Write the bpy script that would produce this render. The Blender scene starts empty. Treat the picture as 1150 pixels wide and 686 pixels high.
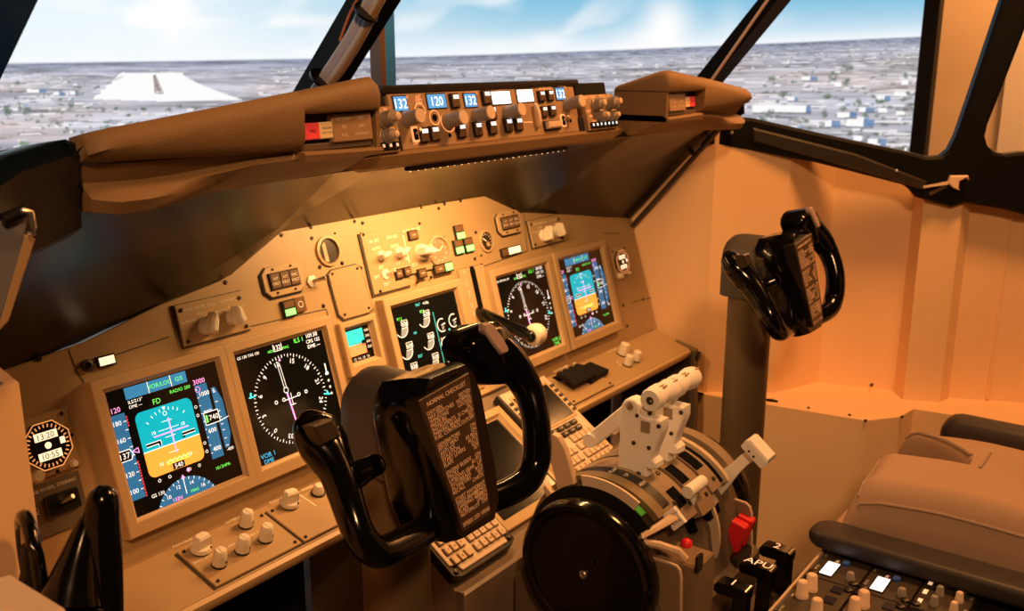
import bpy, bmesh, math, random
import numpy as np
from math import sin, cos, radians, pi, atan2, sqrt
from mathutils import Vector
random.seed(7)
S = bpy.context.scene
COL = S.collection
A = np.array

# ---------------------------------------------------------------- camera
F = 1086.27; YAW = radians(53.364); PIT = radians(14.36); CAM = A([-1.2136, -1.1033, 1.198]); TILT = radians(15.522)
FW = A([sin(YAW)*cos(PIT), cos(YAW)*cos(PIT), -sin(PIT)]); RT = A([cos(YAW), -sin(YAW), 0.]); UP = np.cross(RT, FW)
cd = bpy.data.cameras.new('camera'); cam = bpy.data.objects.new('camera', cd); COL.objects.link(cam)
cam.location = CAM; cam.rotation_euler = (pi/2-PIT, 0, -YAW)
cd.sensor_fit = 'HORIZONTAL'; cd.sensor_width = 36; cd.lens = 36*F/1150; cd.clip_start = .02; cd.clip_end = 60
cd.dof.use_dof = True; cd.dof.focus_distance = 1.2; cd.dof.aperture_fstop = 9
S.camera = cam
def ray(x, y): return FW + RT*(x-575)/F + UP*(343-y)/F
def hit(x, y, P, n):
    d = ray(x, y); n = A(n, float); return CAM + d*((A(P)-CAM)@n)/(d@n)
def onX(x, y, a): return hit(x, y, (a, 0, 0), (1, 0, 0))
def onY(x, y, a): return hit(x, y, (0, a, 0), (0, 1, 0))
def onZ(x, y, a): return hit(x, y, (0, 0, a), (0, 0, 1))

# ---------------------------------------------------------------- materials
MATS = {}
def mat(name, col, rough=.5, metal=0., emit=0., coat=0., bump=0., bscale=300., var=0., spec=.5):
    if name in MATS: return MATS[name]
    m = bpy.data.materials.new(name); m.use_nodes = True; nt = m.node_tree; b = nt.nodes['Principled BSDF']
    c = (*col, 1)
    b.inputs['Base Color'].default_value = c; b.inputs['Roughness'].default_value = rough
    b.inputs['Metallic'].default_value = metal; b.inputs['Specular IOR Level'].default_value = spec
    if coat: b.inputs['Coat Weight'].default_value = coat; b.inputs['Coat Roughness'].default_value = .06
    if emit: b.inputs['Emission Color'].default_value = c; b.inputs['Emission Strength'].default_value = emit
    if bump or var:
        tc = nt.nodes.new('ShaderNodeTexCoord'); nz = nt.nodes.new('ShaderNodeTexNoise')
        nz.inputs['Scale'].default_value = bscale; nz.inputs['Detail'].default_value = 3
        nt.links.new(tc.outputs['Object'], nz.inputs['Vector'])
        if bump:
            bp = nt.nodes.new('ShaderNodeBump'); bp.inputs['Strength'].default_value = bump; bp.inputs['Distance'].default_value = .002
            nt.links.new(nz.outputs['Fac'], bp.inputs['Height']); nt.links.new(bp.outputs['Normal'], b.inputs['Normal'])
        if var:
            n2 = nt.nodes.new('ShaderNodeTexNoise'); n2.inputs['Scale'].default_value = 9; n2.inputs['Detail'].default_value = 4
            nt.links.new(tc.outputs['Object'], n2.inputs['Vector'])
            mx = nt.nodes.new('ShaderNodeMix'); mx.data_type = 'RGBA'
            mx.inputs['A'].default_value = tuple(min(1, v*(1-var)) for v in col)+(1,); mx.inputs['B'].default_value = tuple(min(1, v*(1+var)) for v in col)+(1,)
            nt.links.new(n2.outputs['Fac'], mx.inputs['Factor']); nt.links.new(mx.outputs['Result'], b.inputs['Base Color'])
    MATS[name] = m; return m
PANEL = mat('panel_paint', (.40, .27, .135), .48, bump=.06, bscale=500, var=.05)
BEZEL = mat('bezel_paint', (.47, .32, .17), .42, bump=.05, bscale=500, var=.04)
PANEL_D = mat('panel_edge_dark', (.05, .042, .035), .6)
DARKP = mat('dark_brown_panel', (.12, .088, .062), .5, bump=.05, bscale=500)
MCPP = mat('mode_panel_paint', (.42, .27, .16), .5, bump=.05, bscale=600)
SHIELD = mat('glareshield_vinyl', (.25, .15, .07), .62, bump=.25, bscale=420, var=.08)
BLACK = mat('black_plastic', (.008, .007, .007), .35)
MATTE = mat('matte_black', (.010, .009, .008), .75, spec=.15)
GLOSS = mat('gloss_black', (.003, .003, .003), .15, coat=.25, spec=.3)
FRAMEB = mat('window_frame_black', (.004, .004, .004), .5, bump=.05, spec=.15)
GREYH = mat('grey_housing', (.075, .064, .062), .5, bump=.05, bscale=700)
COLUMN = mat('column_paint', (.12, .083, .045), .45, bump=.04, bscale=600)
KNOB = mat('knob_ivory', (.74, .66, .54), .42)
KNOBG = mat('knob_grey', (.30, .26, .23), .35)
TIPS = mat('knob_tip_tan', (.80, .60, .45), .45)
WHITEP = mat('white_plastic', (.93, .90, .88), .5, bump=.05, bscale=400)
WALLC = mat('liner_cream', (.88, .59, .34), .55, bump=.05, bscale=250, var=.03)
SCREW = mat('screw_dark', (.06, .05, .04), .4, metal=.6)
METAL = mat('bare_metal', (.6, .57, .53), .35, metal=.9)
HOLE = mat('hole_black', (.003, .003, .003), .9, spec=.1)
GLASS = mat('screen_glass', (.005, .006, .006), .12, spec=.6)
KEYD = mat('key_dark', (.035, .028, .022), .45)
KEYL = mat('key_tan', (.62, .48, .36), .5)
LEG = mat('legend_white', (.85, .80, .70), .6)
LEGW = mat('legend_lit_amber', (1, .62, .36), .6, emit=.75)
LEGO = mat('legend_orange', (1, .42, .16), .6, emit=.8)
REDP = mat('red_plastic', (.75, .02, .03), .35)
REDL = mat('red_lamp', (.85, .06, .05), .35, emit=.25)
AMBL = mat('amber_lamp', (.90, .58, .22), .4, emit=.15)
GRNL = mat('green_lamp', (.25, 1, .25), .4, emit=1.0)
LITW = mat('lamp_warm_white', (1, .80, .52), .4, emit=1.15)
LCDB = mat('lcd_blue', (.07, .30, .70), .3, emit=.9)
LCDW = mat('lcd_white', (.9, .97, 1), .3, emit=1.2)
LCDP = mat('lcd_pale', (.55, .75, .95), .3, emit=.95)
FABRIC = mat('seat_fabric', (.40, .27, .20), .85, bump=.35, bscale=900, var=.05, spec=.2)
ARMG = mat('armrest_vinyl', (.034, .028, .030), .5, bump=.1, bscale=500)
FLOORM = mat('floor_carpet', (.05, .04, .03), .9, bump=.4, bscale=300)
def scr(name, col, e=1.0): return mat('display_'+name, col, .35, emit=e)
D_SKY = scr('sky', (.0, .37, .50)); D_GND = scr('ground', (.84, .36, .05)); D_TAPE = scr('tape_blue', (.02, .13, .29), .9)
D_W = scr('white', (.9, .95, .95)); D_G = scr('green', (.15, .95, .12)); D_M = scr('magenta', (.95, .40, .90)); D_C = scr('cyan', (.08, .75, .80))
D_GR = scr('grey', (.30, .28, .35), .9); D_B = scr('blue', (.03, .20, .42), .9); D_K = mat('display_black', (.004, .005, .005), .25)
D_Y = scr('yellow', (.95, .85, .15)); D_R = scr('red', (.9, .05, .08)); D_GL = scr('glyph', (.62, .66, .62), .8)
D_TEAL = scr('teal_line', (.04, .42, .44), .8); D_OR = scr('orange', (.80, .27, .10), .8)

# ---------------------------------------------------------------- frames and mesh builder
def nrm(v): v = A(v, float); return v/np.linalg.norm(v)
class Fr:
    """a local frame: a along ex, b along ey, c along ez (outwards)"""
    def __init__(s, o, ex, ey, ez=None):
        s.o = A(o, float); s.ex = nrm(ex); s.ey = nrm(ey); s.ez = nrm(np.cross(s.ex, s.ey)) if ez is None else nrm(ez)
    def w(s, a, b, c=0.): return s.o + s.ex*a + s.ey*b + s.ez*c
    def at(s, x, y, c=0.):
        q = hit(x, y, s.w(0, 0, c), s.ez)-s.o; return A([q@s.ex, q@s.ey])
    def sub(s, a, b, c=0., rot=0.):
        cr, sr = cos(rot), sin(rot)
        return Fr(s.w(a, b, c), s.ex*cr+s.ey*sr, s.ey*cr-s.ex*sr, s.ez)
WORLD = Fr((0, 0, 0), (1, 0, 0), (0, 1, 0))
_txt = {}
def text_mesh(body):
    if body in _txt: return _txt[body]
    c = bpy.data.curves.new('t', 'FONT'); c.body = body; c.size = 1; c.resolution_u = 2
    o = bpy.data.objects.new('t', c); COL.objects.link(o)
    dg = bpy.context.evaluated_depsgraph_get(); e = o.evaluated_get(dg); me = e.to_mesh()
    vs = [(v.co.x, v.co.y) for v in me.vertices]; fs = [tuple(p.vertices) for p in me.polygons]
    e.to_mesh_clear(); bpy.data.objects.remove(o); bpy.data.curves.remove(c)
    _txt[body] = (vs, fs); return _txt[body]
class MB:
    def __init__(s): s.bm = bmesh.new(); s.ms = []; s.k = 0
    def m(s, mt):
        if mt not in s.ms: s.ms.append(mt)
        s.k = s.ms.index(mt); return s
    def _f(s, vs):
        try: f = s.bm.faces.new(vs)
        except ValueError: return None
        f.material_index = s.k; return f
    def V(s, p): return s.bm.verts.new(tuple(p))
    def flat(s, fr, pts, c=0.):
        s._f([s.V(fr.w(a, b, c)) for a, b in pts]); return s
    def face3(s, pts): s._f([s.V(p) for p in pts]); return s
    def loft(s, rings, close=True, cap=True):
        R = [[s.V(p) for p in r] for r in rings]; n = len(R[0])
        for i in range(len(R)-1):
            for j in range(n if close else n-1):
                k = (j+1) % n; s._f([R[i][j], R[i][k], R[i+1][k], R[i+1][j]])
        if cap: s._f(R[0][::-1]); s._f(R[-1])
        return s
    def prism(s, fr, pts, c0, c1, bev=0., sc=None):
        """outline extruded from c0 to c1; bev chamfers the c1 rim; sc scales the far outline"""
        pts = [A(p, float) for p in pts]; cen = sum(pts)/len(pts)
        area = sum(pts[i][0]*pts[(i+1) % len(pts)][1]-pts[(i+1) % len(pts)][0]*pts[i][1] for i in range(len(pts)))
        if area < 0: pts = pts[::-1]
        top = pts if sc is None else [cen+(p-cen)*sc for p in pts]
        rings = [[fr.w(p[0], p[1], c0) for p in pts]]
        if bev:
            ins = inset(top, bev)
            rings += [[fr.w(p[0], p[1], c1-bev) for p in top], [fr.w(p[0], p[1], c1) for p in ins]]
        else: rings += [[fr.w(p[0], p[1], c1) for p in top]]
        if c1 < c0: rings = [r[::-1] for r in rings]
        return s.loft(rings)
    def box(s, fr, a0, b0, c0, a1, b1, c1, bev=0.): return s.prism(fr, [(a0, b0), (a1, b0), (a1, b1), (a0, b1)], c0, c1, bev)
    def rbox(s, fr, a0, b0, a1, b1, r, c0, c1, bev=0.): return s.prism(fr, rrect(a0, b0, a1, b1, r), c0, c1, bev)
    def cyl(s, fr, a, b, c0, c1, r0, r1=None, n=20, bev=0.):
        r1 = r0 if r1 is None else r1
        prof = [(r0, c0), (r1, c1)] if not bev else [(r0, c0), (r1, c1-bev), (r1-bev, c1)]
        return s.lathe(fr, a, b, prof, n)
    def lathe(s, fr, a, b, prof, n=24, cap=True, t0=0., t1=2*pi):
        full = abs(t1-t0-2*pi) < 1e-6; m = n if full else n+1
        return s.loft([[fr.w(a+r*cos(t0+(t1-t0)*i/n), b+r*sin(t0+(t1-t0)*i/n), c) for i in range(m)] for r, c in prof], full, cap)
    def tube(s, pts, rad, n=12, up=None, flat=1., cap=True):
        pts = [A(p, float) for p in pts]; rad = rad if hasattr(rad, '__len__') else [rad]*len(pts); rings = []
        for i, p in enumerate(pts):
            t = nrm(pts[min(i+1, len(pts)-1)]-pts[max(i-1, 0)])
            u = A(up, float) if up is not None else (A([0, 0, 1.]) if abs(t[2]) < .9 else A([1., 0, 0]))
            x = nrm(np.cross(t, u)); y = np.cross(x, t)
            rings.append([p+x*rad[i]*cos(q)+y*rad[i]*flat*sin(q) for q in [2*pi*k/n for k in range(n)]])
        return s.loft(rings, True, cap)
    def line(s, fr, p, q, w, c=0.):
        p, q = A(p, float), A(q, float); d = q-p; L = np.linalg.norm(d)
        if L < 1e-9: return s
        n = A([-d[1], d[0]])/L*w/2
        return s.flat(fr, [p-n, q-n, q+n, p+n], c)
    def arc(s, fr, a, b, r, t0, t1, w, c=0., n=24):
        for i in range(n):
            u, v = t0+(t1-t0)*i/n, t0+(t1-t0)*(i+1)/n
            s.flat(fr, [(a+(r-w/2)*cos(u), b+(r-w/2)*sin(u)), (a+(r+w/2)*cos(u), b+(r+w/2)*sin(u)), (a+(r+w/2)*cos(v), b+(r+w/2)*sin(v)), (a+(r-w/2)*cos(v), b+(r-w/2)*sin(v))], c)
        return s
    def disc(s, fr, a, b, r, c=0., n=20, t0=0., t1=2*pi):
        return s.flat(fr, [(a+r*cos(t0+(t1-t0)*i/n), b+r*sin(t0+(t1-t0)*i/n)) for i in range(n)], c)
    def text(s, fr, a, b, body, h, c=0., al='c', rot=0., sx=1.):
        vs, fs = text_mesh(body)
        if not vs: return s
        xs = [v[0] for v in vs]; ys = [v[1] for v in vs]; k = h/.70
        ox = {'c': (min(xs)+max(xs))/2, 'l': min(xs), 'r': max(xs)}[al]; oy = .35
        cr, sr = cos(rot), sin(rot); V = []
        for x, y in vs:
            x, y = (x-ox)*k*sx, (y-oy)*k; V.append(s.V(fr.w(a+x*cr-y*sr, b+x*sr+y*cr, c)))
        for f in fs: s._f([V[i] for i in f])
        return s
    def build(s, name, parent=None, smooth=40., flip=True):
        if flip: bmesh.ops.recalc_face_normals(s.bm, faces=s.bm.faces)
        me = bpy.data.meshes.new(name); root = parent
        off = A([0, 0, 0.])
        while root is not None: off = off+A(root.location); root = root.parent
        bmesh.ops.translate(s.bm, verts=s.bm.verts, vec=Vector(-off))
        s.bm.to_mesh(me); s.bm.free()
        for m in s.ms: me.materials.append(m)
        if smooth and len(me.polygons):
            me.polygons.foreach_set('use_smooth', [True]*len(me.polygons)); me.set_sharp_from_angle(angle=radians(smooth))
        o = bpy.data.objects.new(name, me); COL.objects.link(o)
        if parent is not None: o.parent = parent
        return o
def inset(pts, d):
    n = len(pts); out = []
    for i in range(n):
        p0, p1, p2 = pts[i-1], pts[i], pts[(i+1) % n]
        e1 = nrm(p1-p0); e2 = nrm(p2-p1); n1 = A([-e1[1], e1[0]]); n2 = A([-e2[1], e2[0]])
        k = 1+n1@n2; out.append(p1+(n1+n2)*d/max(k, .3))
    return out
def rrect(a0, b0, a1, b1, r, n=4):
    out = []
    for cx, cy, t in ((a1-r, b1-r, 0), (a0+r, b1-r, pi/2), (a0+r, b0+r, pi), (a1-r, b0+r, 1.5*pi)):
        out += [(cx+r*cos(t+pi/2*i/n), cy+r*sin(t+pi/2*i/n)) for i in range(n+1)]
    return out
def smooth_path(pts, n=6):
    """Catmull-Rom through points of any dimension"""
    P = [A(p, float) for p in pts]; out = []
    for i in range(len(P)-1):
        p0, p1, p2, p3 = P[max(i-1, 0)], P[i], P[i+1], P[min(i+2, len(P)-1)]
        for k in range(n):
            t = k/n; out.append(.5*((2*p1)+(p2-p0)*t+(2*p0-5*p1+4*p2-p3)*t*t+(3*p1-p0-3*p2+p3)*t**3))
    out.append(P[-1]); return out
def tag(o, label, cat, group=None):
    o['label'] = label; o['category'] = cat
    if group: o['group'] = group
    return o
GROUPS = {'display_unit': 'square displays of the panel', 'selector_panel': 'display selector panels', 'annunciator': 'small annunciator light blocks', 'round_gauge': 'round gauges on the panel', 'clock': 'panel clocks', 'shelf_module': 'switch modules on the shelves', 'panel_shelf': 'shelves below the displays', 'efis_panel': 'display control panels beside the mode panel', 'warning_light_unit': 'warning light units in the glareshield', 'keypad_unit': 'keypad units of the centre console', 'radio_panel': 'radio panels on the pedestal'}
def thing(name, label, cat, loc, group=None):
    o = bpy.data.objects.new(name, None); COL.objects.link(o); o.location = tuple(loc); o.empty_display_size = .03
    return tag(o, label, cat, group or GROUPS.get(name))
def struct(o): o['kind'] = 'structure'; return o
def copy_tree(o, dx=(0, 0, 0), parent=None):
    c = o.copy(); COL.objects.link(c)
    if parent is None: c.location = Vector(o.location)+Vector(dx)
    else: c.parent = parent
    for ch in list(o.children): copy_tree(ch, (0, 0, 0), c)
    return c
def sub(obj, label): obj['label'] = label; return obj

ET, EN = A([0, sin(TILT), cos(TILT)]), A([0, -cos(TILT), sin(TILT)])
G = Fr((0, 0, .79), (1, 0, 0), ET, EN)                    # glass plane of the main displays
P = Fr(G.w(0, 0, -.012), (1, 0, 0), ET, EN)               # main panel face
SH = Fr((0, -.06, .573), (1, 0, 0), (0, .093, .026))      # shelf below the main panel, b runs forward
MC = Fr((0, -.178, 1.075), (1, 0, 0), (0, .018, .078))    # mode control panel face
# ---------------------------------------------------------------- the setting
def quad_obj(name, pts, m):
    b = MB().m(m); b.face3(pts); return struct(b.build(name, smooth=0))
ROOMW = mat('room_wall_paint', (.72, .56, .42), .7, bump=.1, bscale=120, var=.05)
b = MB().m(FLOORM); b.face3([(-3.5, -3, 0), (3.3, -3, 0), (3.3, 3.2, 0), (-3.5, 3.2, 0)]); struct(b.build('floor', smooth=0))
quad_obj('wall_far_right', [(3.2, -3, 0), (3.2, 3.2, 0), (3.2, 3.2, 2.6), (3.2, -3, 2.6)], ROOMW)
quad_obj('wall_front', [(-3.5, 3.1, 0), (3.3, 3.1, 0), (3.3, 3.1, 2.6), (-3.5, 3.1, 2.6)], MATTE)

q = onX(1127, 110, 3.185); b = MB().m(mat('far_panel_pale', (.80, .72, .68), .7, bump=.1, bscale=120)); b.box(WORLD, 3.175, -3, .2, 3.199, q[1], 2.4, .002); struct(b.build('trim_far_panel', smooth=0))
def wall_strip(name, fp, z0, tops, m, t=.012, sgn=1):
    """a folded liner sheet standing on a footprint, with real thickness outwards"""
    b = MB().m(m)
    n = len(fp); off = []
    for i in range(n):
        d = nrm(A(fp[min(i+1, n-1)])-A(fp[max(i-1, 0)])); off.append(A(fp[i])+A([-d[1], d[0]])*t*sgn)
    V = [[b.V((*fp[i], z0)), b.V((*fp[i], tops[i])), b.V((*off[i], tops[i])), b.V((*off[i], z0))] for i in range(n)]
    for i in range(n-1):
        for k in range(4): b._f([V[i][k], V[i][(k+1) % 4], V[i+1][(k+1) % 4], V[i+1][k]])
    b._f(V[0][::-1]); b._f(V[-1]); return struct(b.build(name, smooth=12))
# right side liner (first officer's side): upper folded wall, ledge, lower wall
FPW = [(.775, .06), (.812, -.165), (.905, -.305), (1.046, -.361), (1.092, -.528), (1.038, -.564), (1.07, -.637), (1.114, -.646), (1.165, -.745), (1.30, -1.15), (1.40, -1.6)]
wall_strip('wall_right', FPW, .40, [1.05, 1.04, 1.02, 1.0, .97, .95, .93, .93, .92, .90, .88], WALLC)
b = MB().m(WALLC)
led = [(.775, .06), (.794, -.152), (.82, -.321), (.852, -.538), (.921, -.59), (.99, -.60), (1.02, -.80), (1.15, -1.25), (1.25, -1.6), (1.42, -1.6), (1.31, -1.15), (1.17, -.745), (1.12, -.64), (1.1, -.52), (1.055, -.35), (.91, -.295), (.82, -.16)]
b.prism(WORLD, led, .414, .426)
struct(b.build('trim_ledge', smooth=0))
wall_strip('wall_right_lower', [(.775, .06), (.794, -.152), (.82, -.321), (.852, -.538), (.921, -.59), (.99, -.60), (1.02, -.80), (1.15, -1.25), (1.25, -1.6)], 0, [.4145]*9, WALLC)
# seam strips and screws on the liner
b = MB().m(WALLC)
for (x, y, z0, z1) in ((1.150, -.722, .43, .87),):
    b.tube([(x, y, z0), (x+.004, y, z1)], .004, 6)
struct(b.build('trim_seam', smooth=30))
b = MB().m(SCREW)
for px, py in ((926, 427), (979, 432)): q = onX(px, py, 1.055); b.lathe(Fr(q, (0, 1, 0), (0, 0, 1)), 0, 0, [(.004, -.004), (.004, .003), (.002, .004)], 8)
for px, py in ((867, 449), (908, 458), (954, 466), (972, 472), (1013, 468)):
    q = onZ(px, py, .427); b.lathe(Fr(q, (1, 0, 0), (0, 1, 0)), 0, 0, [(.0035, -.002), (.0035, .002)], 8)
for px, py in ((748, 170-0), (779, 172)):
    q = onX(px, py, .785); b.lathe(Fr(q, (0, 1, 0), (0, 0, 1)), 0, 0, [(.005, -.006), (.005, .004)], 8)
struct(b.build('trim_screws', smooth=30))
# black cable slots in the liner
b = MB().m(HOLE)
for px, py, a in ((866, 449.5, None), (783, 441, .80)):
    q = onZ(px, py, .428); fr = Fr(q, nrm(A([.05, -.35, 0])), (1, 0, 0)); b.prism(fr, [(.016*cos(t), .005*sin(t)) for t in np.linspace(0, 2*pi, 14)[:-1]], -.002, .0015)
struct(b.build('trim_slots', smooth=30))

# captain's side: liner edge at the left border, its lower lid
wall_strip('wall_left', [(-.765, .05), (-.80, -.12), (-.837, -.30), (-1.0, -.36), (-1.06, -.55), (-1.2, -.75)], 0.0, [.93, .93, .93, .93, .93, .93], WALLC, sgn=-1)
q0 = onY(18, 650, -.42); q1 = onY(44, 676, -.42); q2 = onY(-30, 655, -.42)
b = MB().m(mat('lid_cream', (.62, .52, .44), .6, bump=.1, bscale=300, var=.03))
b.prism(Fr((0, -.43, 0), (1, 0, 0), (0, 0, 1)), [(q2[0]-.1, q2[2]+.0), (q0[0], q0[2]), (q1[0]-.002, q1[2]), (q1[0]+.03, q1[2]-.09), (q2[0]-.1, q1[2]-.09)], -.02, .06, .004)
struct(b.build('trim_side_lid', smooth=30))

# ---------------------------------------------------------------- window frames
def beam(name, fr, outline, c0, c1, m=FRAMEB, bev=.006):
    b = MB().m(m); b.prism(fr, outline, c0, c1, bev); return struct(b.build(name, smooth=30))
th = radians(26.6); WN = nrm(A([-cos(th), -sin(th), 0]))
WF = Fr((.835, -.2, 0), (sin(th), -cos(th), 0), (0, 0, 1), WN)       # plane of the right-hand window frame, a runs aft
def wf(*pp): return [WF.at(*p) for p in pp]
sill = wf((770, 128), (845, 133), (935, 153), (1026, 172), (1042, 176.5), (1057, 175.5), (1066, 168), (1074, 152), (1092, 100), (1125, 2), (1150, -70), (1186, -70), (1150, 35), (1128, 92), (1109, 140), (1106, 153), (1109, 164), (1117, 171), (1128, 173), (1150, 170.5), (1290, 155),
           (1290, 262), (1150, 241), (1128, 235), (1084, 228), (1069, 232.5), (1045, 226), (1029, 221.5), (1022, 213), (1014, 207.5), (962, 194), (914, 182), (884, 177), (840, 168), (790, 163), (770, 160))
sill = [A([p[0]+.9, p[1]-.05]) if p[0] > WF.at(1250, 200)[0] else p for p in sill]                     # carried on aft past the picture
beam('window_1', WF, sill, -.03, .004)
b = MB().m(mat('frame_ridge', (.022, .015, .010), .4)); b.prism(WF, wf((845, 143), (960, 172), (1040, 203), (1038, 213), (950, 187), (845, 158)), .004, .012, .004); struct(b.build('trim_sill', smooth=30))
b = MB().m(METAL)
for px, py in ((822, 149), (1007, 192)):
    a_, b_ = WF.at(px, py, .012); b.lathe(WF, a_, b_, [(.004, .009), (.0035, .0145), (.001, .0155)], 10)
struct(b.build('trim_sill_screws'))
# front pillars
def pillar(name, p0, p1, w0, w1, dep, m=FRAMEB):
    """a leaning flat bar from p0 to p1, w wide along X and dep deep"""
    b = MB().m(m); d = nrm(A(p1)-A(p0)); x = A([1., 0, 0]); x = nrm(x-d*(x@d)); n = np.cross(d, x)
    rings = []
    for p, w in ((p0, w0), (p1, w1)):
        p = A(p); rings.append([p+x*w/2+n*dep/2, p-x*w/2+n*dep/2, p-x*w/2-n*dep/2, p+x*w/2-n*dep/2])
    b.loft(rings); return struct(b.build(name, smooth=0))
PB = onX(352, 112, 0); PT = onX(432, -20, 0)
pillar('window_2', PB+A([.0, .02, -.02])-(PT-PB)*.25, PT+(PT-PB)*1.2, .062, .07, .045)
QB = onX(800, 86, .84); QT = onX(873, -4, .84)
pillar('window_3', QB-(QT-QB)*.3, QT+(QT-QB)*1.3, .062, .075, .035)
LB = onX(-47, 100, -.80); LT = onX(-1, -5, -.80)
pillar('window_4', LB-(LT-LB)*.4, LT+(LT-LB)*1.5, .035, .035, .04, mat('pillar_blue_spill', (.02, .24, 1.0), .35))  # blue light spill of the screen put into the pillar's colour
# pale edging strip on the right-hand pillar
e0, e1 = onX(804, 83, .797), onX(862, 0, .797)
b = MB().m(mat('edging_pale', (.62, .50, .45), .45)); b.tube([e0-(e1-e0)*.2, e1+(e1-e0)*1.], .0035, 8); struct(b.build('trim_pillar', smooth=40))
# ceiling rail over the windows, outside the frame of the photograph, closes the shell
b = MB().m(FRAMEB); b.tube([(-.9, -.75, 1.75), (-.75, -.35, 1.72), (0, -.22, 1.70), (.85, -.5, 1.72), (1.1, -1.1, 1.75)], .03, 8); struct(b.build('trim_header'))

# cable bundle tied to the centre pillar
ct = thing('cable_bundle', 'bundle of pale and brown cables tied along the black centre pillar', 'cables', PB)
for k, (dx0, dx1, m) in enumerate(((-7, -10, mat('cable_grey', (.80, .84, 1.0), .4)), (-2, -4, mat('cable_lilac', (.70, .70, .95), .4)), (3, 2, mat('cable_white', (.85, .85, .92), .4)), (8, 8, mat('cable_tan', (.50, .28, .14), .4)), (-12, -20, mat('cable_orange', (.85, .25, .05), .4)))):
    pts = [onX(x, y, -.04+.002*k) for x, y in ((352+dx0, 110), (375+dx0, 75+2*k), (398+(dx0+dx1)/2, 42+k), (414+dx1, 14), (438+dx1, -30))]
    if k == 4: pts = pts[2:]
    b = MB().m(m); b.tube(smooth_path(pts, 5), .0048 if k != 4 else .0028, 8); b.build('cable', ct)
for py, px in ((88, 361), (14, 411)):
    b = MB().m(BLACK); q = onX(px, py, -.04); d = nrm(PT-PB); fr = Fr(q, (1, 0, 0), np.cross(d, (1, 0, 0)), d); b.lathe(fr, 0, 0, [(.022, -.0025), (.022, .0025)], 16); b.build('cable_tie', ct)

# upright post outside the windshield
po = onY(432, 96, .42)
pt = thing('screen_post', 'upright blue-lit metal post standing outside the windshield behind the centre pillar', 'post', (po[0], po[1], 0))
b = MB().m(mat('post_blue_spill', (.02, .26, .95), .35)); b.box(WORLD, po[0]-.012, po[1]-.012, 0, po[0]+.024, po[1]+.02, 1.95, .003); b.build('post', pt)  # saturated blue stands for screen light falling on the metal post
b = MB().m(mat('post_side', (.20, .10, .05), .4, .3)); b.box(WORLD, po[0]-.026, po[1]-.016, 0, po[0]-.011, po[1]+.016, 1.95, .002); b.build('flange', pt)

# window latch on the right-hand frame
lt = thing('window_latch', 'small tan window latch with a thin pull lever on the black side frame', 'latch', onX(1062, 205, .95))
WT = Fr(WF.w(0, 0, .012), WF.ex, WF.ey, WF.ez)
b = MB().m(TIPS); b.prism(WT, [WT.at(*p) for p in ((1066, 197), (1086, 196.5), (1087, 202), (1084, 199), (1076, 203), (1075, 211), (1077, 213), (1070, 211), (1063, 205))], 0, .012, .002); b.build('latch_body', lt)
b = MB().m(TIPS); b.prism(WT, [WT.at(*p) for p in ((1064, 203), (1050, 206), (1036, 208.5), (1036, 210.5), (1050, 208.5), (1064, 206.5))], .004, .010); b.build('lever', lt)
b = MB().m(mat('strap_brown', (.10, .06, .03), .6)); b.prism(WT, [WT.at(*p) for p in ((1062, 207), (1043, 216), (1044, 219.5), (1064, 209.5))], 0, .004); b.build('strap', lt)

# ---------------------------------------------------------------- the projection screen with its picture
def vnoise(x, y, seed=0):
    xi = np.floor(x).astype(np.int64); yi = np.floor(y).astype(np.int64); xf = x-xi; yf = y-yi
    def h(a, c): 
        n = (a*374761393+c*668265263+seed*1442695041) & 0x7fffffff; n = ((n ^ (n >> 13))*1274126177) & 0x7fffffff
        return ((n ^ (n >> 16)) & 0xffff)/65535.
    u = xf*xf*(3-2*xf); v = yf*yf*(3-2*yf)
    return (h(xi, yi)*(1-u)+h(xi+1, yi)*u)*(1-v)+(h(xi, yi+1)*(1-u)+h(xi+1, yi+1)*u)*v
SC, SR, NA, NZ = A([0., -.35]), 2.4, 1700, 330
R_AZ = math.asin(.18/2.4)
qr = onX(1030, 100, 2.393); AZ1 = atan2(qr[0]-SC[0], qr[1]-SC[1])
az = np.linspace(radians(-50), AZ1, NA); zz = np.linspace(.66, 1.72, NZ)
AZ, ZZ = np.meshgrid(az, zz)
X_ = SC[0]+SR*np.sin(AZ); Y_ = SC[1]+SR*np.cos(AZ)
D = np.stack([X_-CAM[0], Y_-CAM[1], ZZ-CAM[2]], -1); dep = np.maximum(D@FW, .15)
PX = np.clip(575+F*(D@RT)/dep, -1500, 1200); PY = np.clip(343-F*(D@UP)/dep, -700, 700)
hor = np.interp(PX, [-1500, 0, 200, 440, 545, 700, 850, 1030], [90, 71.5, 68.5, 64.5, 61.5, 56, 49.5, 41.5])
hh = PY-hor                                                     # picture rows below the horizon
sk = np.clip(-hh, 0, None)
def lerp(a, c, t): return A(a)+(A(c)-A(a))*t[..., None]
blue = lerp((.74, .91, .97), (.07, .46, .72), np.clip((PX-150)/420, 0, 1))
sky = blue+(A([.93, .97, 1.])-blue)*np.exp(-sk/np.interp(PX, [0, 300, 600, 1000], [70, 60, 36, 28]))[..., None]
cl = .6*vnoise(PX/70+PY/60, PY/24, 1)+.4*vnoise(PX/28+PY/30, PY/12, 2); clm = np.clip((cl-.56)*3, 0, 1)*np.interp(PX, [0, 500, 700, 900], [.9, .6, .6, .12])
def blob(cx, cy, rx, ry, k=1.): return k*np.exp(-(((PX-cx)/rx)**2+((PY-cy)/ry)**2))
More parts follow.
